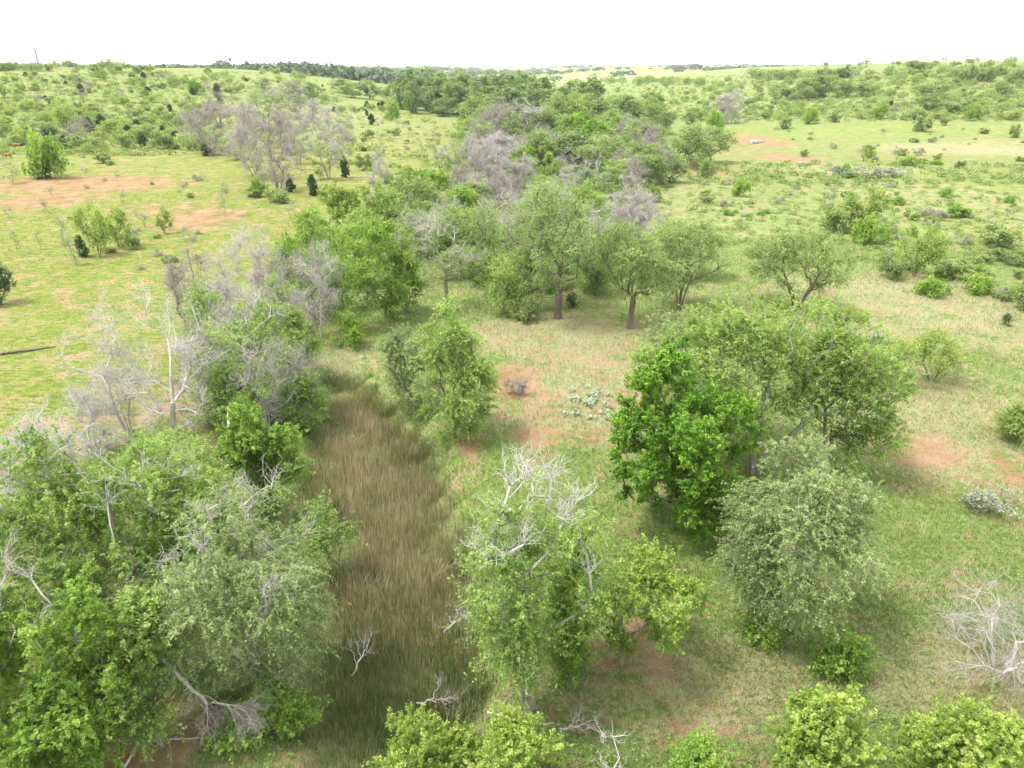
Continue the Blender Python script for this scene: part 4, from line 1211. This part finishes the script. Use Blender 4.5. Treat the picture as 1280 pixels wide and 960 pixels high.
# ---------------------------------------------------------------- stuff: far woods, low weeds, grass, reeds
def far_clumps(name, pts, mat, leaf, per, label, cat):
    rng = np.random.RandomState(len(pts))
    pts = np.array(pts)                          # x, y, z, r, h
    m = len(pts)
    d = unit(rng.normal(0, 1, (m, per, 3)) + [0, 0, .35])
    rad = rng.uniform(.55, 1.05, (m, per, 1))
    lob = 1 + .25 * np.sin(d[..., :1] * 5 + pts[:, None, :1]) * np.cos(d[..., 1:2] * 4 + pts[:, None, 1:2])
    C = pts[:, None, :3] + d * rad * lob * np.stack([pts[:, 3], pts[:, 3], pts[:, 4] * .5], 1)[:, None, :] + np.array([0, 0, 1]) * pts[:, None, 4:5] * .5
    C = C.reshape(-1, 3)
    N_ = unit(d.reshape(-1, 3) + rng.normal(0, .6, C.shape)); A = unit(np.cross(N_, rng.normal(0, 1, C.shape))); B = np.cross(N_, A)
    s = (np.repeat(pts[:, 3], per) * leaf * rng.uniform(.6, 1.3, len(C)))[:, None]
    V = np.stack([C - A * s, C - B * s * .8, C + A * s, C + B * s * .8], 1).reshape(-1, 3)
    tint = np.repeat(np.clip(np.repeat(rng.uniform(.2, .8, m), per) + rng.normal(0, .12, len(C)), 0, 1), 4)
    me = mesh_np(name, V, np.arange(len(V)).reshape(-1, 4), 4, {'tint': tint}, False, [M[mat]])
    return tag(link(name, me), label, cat, kind='stuff')

pts = []
for i in range(5200):
    a = rn.uniform(-.75, .75); d = 700 + 3800 * rn.rand() ** 1.4
    x, y = a * d, d
    belt = wav(x, y, 260, 23) + .5 * wav(x, y, 90, 29)
    lim = .22
    if -.42 < a < .05: lim = .0
    if -.42 < a < -.05 and d < 2600: lim = -.12
    if .02 < a < .40 and d < 2000: lim = .42
    if belt < lim: continue
    if (float(H(x, y)) + 8 - HC) / d > .0035: continue          # woods keep to the hollows
    r = rn.uniform(5, 15)
    pts.append((x, y, float(H(x, y)) - .5, r, r * rn.uniform(.5, .95)))
far_clumps('distant_woodland', pts, 'farwood', .16, 90, 'dim blue green woods on the plain below the horizon', 'woods')

if surplus.get('tree'): far_clumps('far_trees', surplus['tree'], 'elm', .085, 520, 'smallest trees of the far slopes and the creek wood', 'trees')
if surplus.get('shrub'): far_clumps('far_bushes', surplus['shrub'], 'shrub', .10, 260, 'smallest bushes of the far slopes', 'bushes')
if surplus.get('mesquite'): far_clumps('far_mesquites', surplus['mesquite'], 'mesquite', .10, 300, 'smallest mesquites of the far slopes', 'mesquites')
# low brush and weeds that cover the rises between the bigger plants
pts = []
for poly, n in ((LEFT, 2400), (RIGHT, 3400), ([(820, 210), (1280, 205), (1280, 330), (1000, 300), (840, 320)], 1300), ([(430, 135), (600, 150), (590, 190), (430, 210)], 220), ([(460, 200), (840, 200), (840, 330), (460, 330)], 1500), ([(560, 130), (840, 130), (840, 200), (560, 200)], 900)):
    xs = [p[0] for p in poly]; ys = [p[1] for p in poly]
    for i in range(n):
        x, y, z = hit(rn.uniform(min(xs), max(xs)), rn.uniform(min(ys), max(ys)))
        if y > 900 or (in_creek(x, y) and n not in (1500, 900)): continue
        if n in (1500, 900) and pasture(np.array([x]), np.array([y]))[0] > .3: continue
        r = rn.uniform(.4, 1.7) if y > 150 else rn.uniform(.25, .8)
        pts.append((x, y, z - .05, r, r * rn.uniform(.5, 1.1)))
far_clumps('low_scrub', pts, 'shrub', .17, 46, 'low weedy scrub covering the rises between the bushes', 'scrub')

def blades(name, n, place, hgt, wid, mat, label, cat, lean=.35, tintf=None, seed=1, seg=1, kind='stuff', clump=False):
    rng = np.random.RandomState(seed)
    x, y, s = place(rng, n)
    m = len(x)
    z = H(x, y) - .02
    hh = hgt * s * rng.uniform(.55, 1.25, m)
    a = rng.uniform(0, 2 * pi, m)
    ln = np.abs(rng.normal(0, lean, m)) * hh
    b = rng.uniform(0, 2 * pi, m)
    if clump:      # neighbouring reeds lean the same way, some bunches lie half flat
        b = 5 * wav(x, y, 1.3, 19) + 3 * wav(x, y, .6, 8) + rng.normal(0, .7, m)
        ln = ln * (1 + 1.0 * sst(wav(x, y, 1.5, 34), .25, .6))
        hh = hh * (1 - .35 * sst(wav(x, y, 1.5, 34), .25, .6))
    base = np.stack([x, y, z], 1)
    wv = np.stack([np.cos(a), np.sin(a), 0 * a], 1) * (wid * s * rng.uniform(.7, 1.3, m))[:, None] * .5
    tipv = np.stack([np.cos(b) * ln, np.sin(b) * ln, hh], 1)
    midv = tipv * .5 + np.stack([-np.cos(b) * ln * .18, -np.sin(b) * ln * .18, hh * .08], 1)
    V = np.stack([base - wv, base + wv, base + midv + wv * .8, base + midv - wv * .8, base + tipv], 1).reshape(-1, 3)
    k = (np.arange(m) * 5)[:, None]
    Q = k + np.array([0, 1, 2, 3]); T = k + np.array([3, 2, 4])
    t = tintf(x, y, rng)
    tt = np.clip(np.stack([t, t, t + .05, t + .05, t + .10], 1), 0, 1).ravel()
    me = mesh_np(name, V, [(Q, 4), (T, 3)], 4, {'tint': tt}, False, [mat])
    return tag(link(name, me), label, cat, kind=kind)

M['grass'] = leaf_mat('grass_blade', (.100, .160, .036), (.180, .235, .070), (.380, .350, .215), trans=.3, rough=.7)
M['pgrass'] = leaf_mat('pasture_blade', (.130, .190, .036), (.230, .275, .058), (.340, .340, .130), trans=.3, rough=.7)
M['reed'] = leaf_mat('reed_blade', (.100, .155, .044), (.215, .200, .098), (.440, .350, .262), trans=.3, rough=.7)

def near_grass(rng, n):
    px = rng.uniform(-60, 1340, n); py = rng.uniform(300, 1010, n) ** 1.0
    d0 = (py - 480) / F
    dep = PITCH + np.arctan(d0)
    y = HC / np.tan(dep); x = (px - 640) / F * (y * cos(PITCH) + HC * sin(PITCH))
    c = rng.normal(0, .10, (2, n))
    gx_ = np.round(x / .42) * .42 + c[0] * 1.3 + wav(x, y, 3, 2) * .3; gy_ = np.round(y / .42) * .42 + c[1] * 1.3 + wav(x, y, 3, 9) * .3
    a = ground_attrs(gx_, gy_)
    keep = (slough(gx_, gy_) > -.2) & (rng.rand(n) > np.clip(a['soil'] * 1.0, 0, .85)) & (a['pasture'] < .5) & (rng.rand(n) > a['dark_ground'] * .4)
    patch = .55 + .45 * wav(gx_, gy_, 2.4, 14)
    keep &= rng.rand(n) < np.clip(patch + .25, .15, 1)
    s = np.clip(.75 + gy_ / 70, .8, 2.2)
    return gx_[keep], gy_[keep], s[keep]
def past_grass(rng, n):
    x, y, s = [], [], []
    px = rng.uniform(-60, 700, n); py = rng.uniform(240, 760, n)
    dep = PITCH + np.arctan((py - 480) / F)
    y = HC / np.tan(dep); x = (px - 640) / F * (y * cos(PITCH) + HC * sin(PITCH))
    x = np.round(x / .9) * .9 + rng.normal(0, .26, n); y = np.round(y / .6) * .6 + rng.normal(0, .16, n)
    x = x + .5 * wav(x, y, 5, 4); y = y + .5 * wav(x, y, 5, 8)
    a = ground_attrs(x, y)
    keep = (a['pasture'] > .5) & (rng.rand(n) > np.clip(a['soil'] * 1.1, 0, .9)) & (rng.rand(n) < .6 + .5 * wav(x, y, 3.3, 20))
    return x[keep], y[keep], np.clip(.5 + y[keep] / 75, .8, 2.4)
def gt(x, y, rng):
    a = ground_attrs(x, y)
    return np.clip(.30 + .28 * wav(x, y, 3.1, 1) + .22 * wav(x, y, 11, 7) + .42 * a['straw'] - .35 * a['lush'] + .25 * wav(x, y, 1.1, 26) + rng.normal(0, .24, len(x)), 0, 1)
blades('grass', 620000, near_grass, .21, .020, M['grass'], 'rough mixed green and straw coloured grass of the clearing', 'grass', lean=.9, tintf=gt, seed=3)
blades('pasture_grass', 260000, past_grass, .12, .030, M['pgrass'], 'short yellow green pasture grass left of the creek', 'grass', lean=.8, tintf=gt, seed=4)

def reed_place(rng, n):
    x = rng.uniform(-22, 2, n); y = rng.uniform(12, 64, n)
    sd = slough(x, y)
    keep = (sd < -.05) & (rng.rand(n) < .62 + 1.1 * wav(x, y, 1.9, 12) + .15 * (sd < -1))
    x, y = x[keep], y[keep]
    return x, y, np.clip(.6 - .3 * slough(x, y), .4, 1.05) * (1 + .25 * wav(x, y, 1.7, 30) + .15 * wav(x, y, .8, 6))
def reed_tint(x, y, rng):
    e = -slough(x, y)
    e = e + .9 * wav(x, y, 2.1, 3) + .5 * wav(x, y, .8, 11)
    cell = np.floor(x / .45 + .6 * np.sin(y)) * 12.9898 + np.floor(y / .45 + .6 * np.sin(x)) * 78.233
    cr = np.sin(cell) * 43758.5453; cr = cr - np.floor(cr)
    t = .0 + .30 * (cr - .5) + .10 + .55 * sst(e, .2, 2.8) * sst(y, 22, 31) * (1 - .6 * sst(y, 46, 54)) + .20 * wav(x, y, 1.6, 15) + .12 * wav(x, y, .7, 25) + .22 * sst(y, 19, 26)
    return np.clip(t + rng.normal(0, .27, len(x)), 0, 1)
blades('cattail_reeds', 260000, reed_place, .82, .028, M['reed'], 'dense green and tan cattail reeds filling the slough', 'reeds', lean=.15, tintf=reed_tint, seed=6, clump=True)

def weeds():
    rng = np.random.RandomState(9)
    n = 11000
    px = rng.uniform(330, 1330, n); py = rng.uniform(300, 1000, n)
    dep = PITCH + np.arctan((py - 480) / F)
    y = HC / np.tan(dep); x = (px - 640) / F * (y * cos(PITCH) + HC * sin(PITCH))
    a = ground_attrs(x, y)
    keep = (slough(x, y) > .3) & (rng.rand(n) < .45 + .6 * wav(x, y, 6, 18) + .5 * a['lush']) & (rng.rand(n) > a['soil']) & (a['pasture'] < .4)
    x, y = x[keep], y[keep]
    c = np.stack([x, y, H(x, y) + .04], 1)
    up = np.tile([0, 0, 1.], (len(c), 1))
    V, Q, ti = leaves(c, up, rng, 30, .032, .20, .22, 6, .02, 1.0)
    me = mesh_np('weeds', V, Q, 4, {'tint': ti}, False, [M['willow']])
    tag(link('weeds', me), 'small leafy weeds dotted through the clearing grass', 'weeds', kind='stuff')
weeds()

# ================================================================ small things
def at_h(px, py, h):
    """point seen at a pixel, h metres above the ground there"""
    d = FW + np.array([1, 0, 0]) * (px - 640) / F + UP * (-(py - 480) / F)
    x, y, z = hit(px, py)
    for _ in range(6):
        t = (z + h - HC) / d[2]
        x, y = d[0] * t, d[1] * t
        z = float(H(x, y))
    return np.array([x, y, z + h])

def limb(name, label, cat, pts, radii, mat, seed, tw=(5, 5, .9, .012), droop=.6, twig_from=1, twigs=14, group=None):
    rng = np.random.RandomState(seed)
    pts = np.array(pts, float)
    # resample with a little wander
    P, R = [], []
    for i in range(len(pts) - 1):
        for k in range(5):
            t = k / 5
            P.append(pts[i] * (1 - t) + pts[i + 1] * t + rng.normal(0, .03, 3)); R.append(radii[i] * (1 - t) + radii[i + 1] * t)
    P.append(pts[-1]); R.append(radii[-1])
    P = list(P); par = list(range(-1, len(P) - 1)); n0 = len(P)
    tips, dirs = [P[-1]], [unit(P[-1] - P[-2])]
    for i in range(twigs):
        j = rng.randint(int(n0 * twig_from / (len(pts))), n0)
        d = unit(unit(P[min(j + 1, n0 - 1)] - P[j - 1]) * .8 + rng.normal(0, .6, 3) + [0, 0, -droop])
        L_ = rng.uniform(.5, 1.5) * (1.5 if tw[2] > .7 else .6)
        last = j
        for k in range(1, 4):
            P.append(P[j] + d * L_ * k / 3 + rng.normal(0, .05, 3) + np.array([0, 0, -droop]) * .12 * k * k * L_ / 3); par.append(last); R.append(max(R[j] * (.5 - .1 * k), .012)); last = len(P) - 1
        tips.append(P[-1]); dirs.append(d)
    V0, Q0 = tube_mesh(np.array(P), par, np.array(R), 6)
    prts = [(V0, Q0, None)]
    if tw[0]: prts += twig_cloud(np.array(tips), np.array(dirs), rng, tw[0], tw[1], tw[2], tw[3], .6, 0, droop)
    V, bl = merge(prts)
    o = Vector_min(V)
    me = mesh_np(name, V - o, bl, 4, None, True, [M[mat]])
    return tag(link(name, me, None, tuple(o)), label, cat, group)
def Vector_min(V):
    c = V.mean(0); c[2] = V[:, 2].min(); return c

limb('broken_limb', 'grey broken limb hanging with drooping dead twigs over red soil at lower left', 'dead limb',
     [at_h(180, 800, 4.0), at_h(205, 826, 3.6), at_h(230, 853, 2.9), at_h(258, 878, 2.2), at_h(300, 882, 2.0)], [.12, .10, .08, .05, .015], 'deadred', 201, tw=(10, 9, .7, .006), twigs=16, twig_from=3)
limb('fallen_branch', 'thin fallen branch crossing the red soil at lower left', 'branch', [at_h(130, 925, .1), at_h(185, 925, .2), at_h(250, 922, .1)], [.05, .04, .02], 'dead', 202, tw=(3, 3, .5, .008), droop=0, twigs=5)
limb('fallen_branch', 'pale fallen branch curving down to the lower left corner by the red soil', 'branch', [at_h(150, 970, .1), at_h(172, 930, .4), at_h(180, 905, .2)], [.05, .04, .02], 'deadpale', 203, tw=(3, 3, .5, .008), droop=0, twigs=5)
limb('fallen_branch', 'fallen branch under the broken hanging limb', 'branch', [at_h(190, 900, .1), at_h(215, 892, .3), at_h(240, 880, .4)], [.05, .04, .02], 'deadpale', 204, tw=(3, 3, .5, .008), droop=0, twigs=4)
limb('fallen_log', 'dark fallen log lying on the left pasture', 'log', [at_h(-5, 443, .1), at_h(25, 439, .14), at_h(70, 433, .06)], [.14, .12, .05], 'bark', 205, tw=(0, 0, 0, 0), droop=0, twigs=1)
limb('broken_snag', 'pale splintered stump standing between the big dead tree and the slough', 'snag', [at_h(280, 535, -.2), at_h(284, 500, 1.7), at_h(288, 535, 4.1)], [.17, .13, .03], 'deadpale', 206, tw=(0, 0, 0, 0), droop=-.6, twigs=2)
for k, (a, b, lab) in enumerate((((440, 845), (462, 800), 'tangle of dead grey twigs at the left edge of the reeds'), ((520, 880), (560, 872), 'tangle of dead twigs in the reeds behind the yellow green treetops'),
                                 ((555, 790), (580, 770), 'tangle of dead twigs in the reeds beside the central foreground tree'), ((700, 912), (730, 905), 'pale dead stick by the arching tree foot'),
                                 ((610, 890), (640, 900), 'dead twigs at the foot of the central foreground tree'))):
    limb('dead_branch', lab, 'branch', [at_h(*a, .3), at_h((a[0] + b[0]) / 2, (a[1] + b[1]) / 2, .8), at_h(*b, .4)], [.05, .035, .015], 'dead', 210 + k, tw=(6, 5, .6, .009), droop=.1, twigs=7)

# ---- red cows grazing at the far left: one continuous body each
M['cow'] = wood_mat('cow_hide', (.200, .070, .030), (.290, .115, .052), 1.0, .7)
def cow(px, py, heading, label, graze):
    x, y, z = hit(px, py)
    V = [(0, 0, 1.12), (.55, 0, 1.10), (.95, 0, 1.12), (-.55, 0, 1.10), (-.90, 0, 1.16)]
    Rr = [(.36, .37), (.36, .36), (.24, .27), (.36, .36), (.26, .28)]
    E = [(0, 1), (1, 2), (0, 3), (3, 4)]
    def chain(start, pts, rad):
        last = start
        for p_, r_ in zip(pts, rad):
            V.append(p_); Rr.append((r_, r_)); E.append((last, len(V) - 1)); last = len(V) - 1
    if graze: chain(2, [(1.25, 0, .85), (1.50, 0, .45), (1.68, 0, .18)], [.17, .13, .08])
    else: chain(2, [(1.30, 0, 1.35), (1.55, 0, 1.42), (1.85, 0, 1.28)], [.17, .14, .08])
    hd = len(V) - 2
    for sgn in (-1, 1):
        V.append((V[hd][0] - .02, sgn * .20, V[hd][2] + .06)); Rr.append((.04, .05)); E.append((hd, len(V) - 1))
        chain(1, [(.62, sgn * .20, .72), (.66, sgn * .20, .40), (.62, sgn * .20, .03)], [.12, .065, .06])
        chain(3, [(-.60, sgn * .20, .80), (-.72, sgn * .20, .46), (-.66, sgn * .20, .03)], [.15, .07, .06])
    chain(4, [(-1.12, 0, 1.15), (-1.18, 0, .80), (-1.18, 0, .50)], [.05, .03, .05])
    me = bpy.data.meshes.new('cow'); me.from_pydata(V, E, [])
    me.materials.append(M['cow'])
    o = link('cow', me, None, (x, y, z)); o.rotation_euler = (0, 0, heading)
    sk = o.modifiers.new('skin', 'SKIN'); sk.use_smooth_shade = True
    for i, v in enumerate(me.skin_vertices[0].data): v.radius = Rr[i]; v.use_root = (i == 0)
    sb_ = o.modifiers.new('sub', 'SUBSURF'); sb_.levels = 2; sb_.render_levels = 2
    tag(o, label, 'cow', 'cattle on the left pasture')
cow(22, 186, radians(5), 'red brown cow with its head up, the farther of the two on the left pasture', False)
cow(11, 199, radians(170), 'red brown cow grazing head down, the nearer of the two at the left edge', True)

# ---- lattice masts on the horizon
M['steel'] = wood_mat('galvanised_steel', (.16, .165, .18), (.24, .245, .26), 1.0, .5)
def mast(px, ypx, ytop, dist, wbase, wtop, label, nm):
    d = FW + np.array([1, 0, 0]) * (px - 640) / F + UP * (-(ypx - 480) / F)
    x, y = d[0] * dist, d[1] * dist
    z = float(H(x, y))
    sc_ = scale_at(x, y, z)
    zt = HC + 0.0; yy = -(ytop - 480) / F
    wz = y * (yy * cos(PITCH) - sin(PITCH)) / (cos(PITCH) + yy * sin(PITCH)) + HC
    hgt = wz - z
    root = link(nm, None, None, (x, y, z)); tag(root, label, 'mast')
    n = 12
    def bars(segs, rad, name):
        P, par, R = [], [], []
        for a, b in segs:
            P += [a, b]; par += [-1, len(P) - 2]; R += [rad, rad]
        V, Q = tube_mesh(np.array(P, float), par, np.array(R), 4)
        link(name, mesh_np(name, V, Q, 4, None, False, [M['steel']]), root)
    ang = [pi / 2, pi / 2 + 2 * pi / 3, pi / 2 + 4 * pi / 3]
    def pt(k, t):
        w_ = wbase * (1 - t) + wtop * t
        return np.array([cos(ang[k]) * w_, sin(ang[k]) * w_, hgt * t])
    for k in range(3): bars([(pt(k, i / n), pt(k, (i + 1) / n)) for i in range(n)], dist * .00055, 'leg')
    bars([(pt(k, i / n), pt((k + 1) % 3, (i + 1) / n)) for i in range(n) for k in range(3)] + [(pt(k, i / n), pt((k + 1) % 3, i / n)) for i in range(1, n + 1) for k in range(3)], dist * .00025, 'bracing')
mast(48, 80, 60, 900, 1.3, .7, 'slender lattice mast on the skyline at the far left', 'lattice_mast')
mast(381, 97, 88, 1100, 1.5, 1.0, 'left of two short pale masts in the far woods', 'lattice_mast')
mast(385.5, 98, 88, 1120, 1.5, 1.0, 'right of two short pale masts in the far woods', 'lattice_mast')

# ---- boulders on the red dirt bank
M['rock'] = wood_mat('pale_rock', (.13, .125, .12), (.34, .33, .32), 1.2, .9)
import bmesh
for k, (px, py, r, lab) in enumerate(((943, 179, 1.5, 'largest pale boulder on the red dirt bank'), (951, 178, .9, 'smaller pale boulder right of the largest on the red dirt bank'), (938, 180, .7, 'small boulder left of the largest on the red dirt bank'),
                                      (1000, 205, .8, 'flat pale rock on the lower red soil patch'))):
    bm = bmesh.new(); bmesh.ops.create_icosphere(bm, subdivisions=3, radius=r)
    rg = np.random.RandomState(300 + k)
    for v in bm.verts:
        f = 1 + .22 * float(wav(v.co.x * 3 / r, v.co.y * 3 / r, 1.2, k)) + .10 * rg.normal()*.4
        v.co = v.co * f; v.co.z *= .55; v.co.x = round(v.co.x / (r * .34)) * r * .34 * .45 + v.co.x * .55
    me = bpy.data.meshes.new('boulder'); bm.to_mesh(me); bm.free(); me.materials.append(M['rock'])
    x, y, z = hit(px, py)
    o = link('boulder', me, None, (x, y, z + r * .2)); o.rotation_euler = (0, 0, k * 1.3); tag(o, lab, 'boulder')

# ---- prickly pears: clumps of flat upright pads, each pad a part
M['cactus'] = wood_mat('cactus_pad', (.230, .310, .200), (.360, .440, .320), 2.0, .6)
def pad_mesh():
    bm = bmesh.new(); bmesh.ops.create_uvsphere(bm, u_segments=12, v_segments=8, radius=1)
    for v in bm.verts:
        v.co.x *= .10 * (1.1 - .3 * v.co.z); v.co.z *= .17; v.co.y *= .12; v.co.z += .16
    me = bpy.data.meshes.new('pad'); bm.to_mesh(me); bm.free(); me.materials.append(M['cactus'])
    for p_ in me.polygons: p_.use_smooth = True
    for v in me.vertices: v.co.x *= .28
    return me
PAD = pad_mesh()
rg = np.random.RandomState(44)
for k in range(26):
    px, py = rg.normal(733, 16), rg.normal(505, 11)
    x, y, z = hit(px, py)
    root = link('prickly_pear', None, None, (x, y, z))
    tag(root, 'pale blue green prickly pear in the patch on the clearing beside the dark green tree', 'cactus', 'prickly pears in the clearing patch')
    for j in range(rg.randint(6, 11)):
        p_ = link('pad', PAD, root, (rg.normal(0, .17), rg.normal(0, .17), rg.uniform(-.03, .2)))
        p_.rotation_euler = (rg.normal(0, .5), rg.normal(0, .5), rg.uniform(0, 6.28)); sc_ = rg.uniform(.5, .95); p_.scale = (sc_, sc_, sc_)

# ---- haze
bm = bmesh.new(); bmesh.ops.create_cube(bm, size=1.0)
me = bpy.data.meshes.new('haze'); bm.to_mesh(me); bm.free()
mh = bpy.data.materials.new('haze'); mh.use_nodes = True; mh.node_tree.nodes.clear()
ho = mh.node_tree.nodes.new('ShaderNodeOutputMaterial'); hv = mh.node_tree.nodes.new('ShaderNodeVolumePrincipled')
hv.inputs['Color'].default_value = (.93, .96, 1, 1); hv.inputs['Density'].default_value = .00008
mh.node_tree.links.new(hv.outputs[0], ho.inputs['Volume']); me.materials.append(mh)
hz = link('haze', me, None, (0, 3000, 24)); hz.scale = (24000, 18400, 130); tag(hz, kind='stuff'); hz['label'] = 'thin pale haze over the plain'
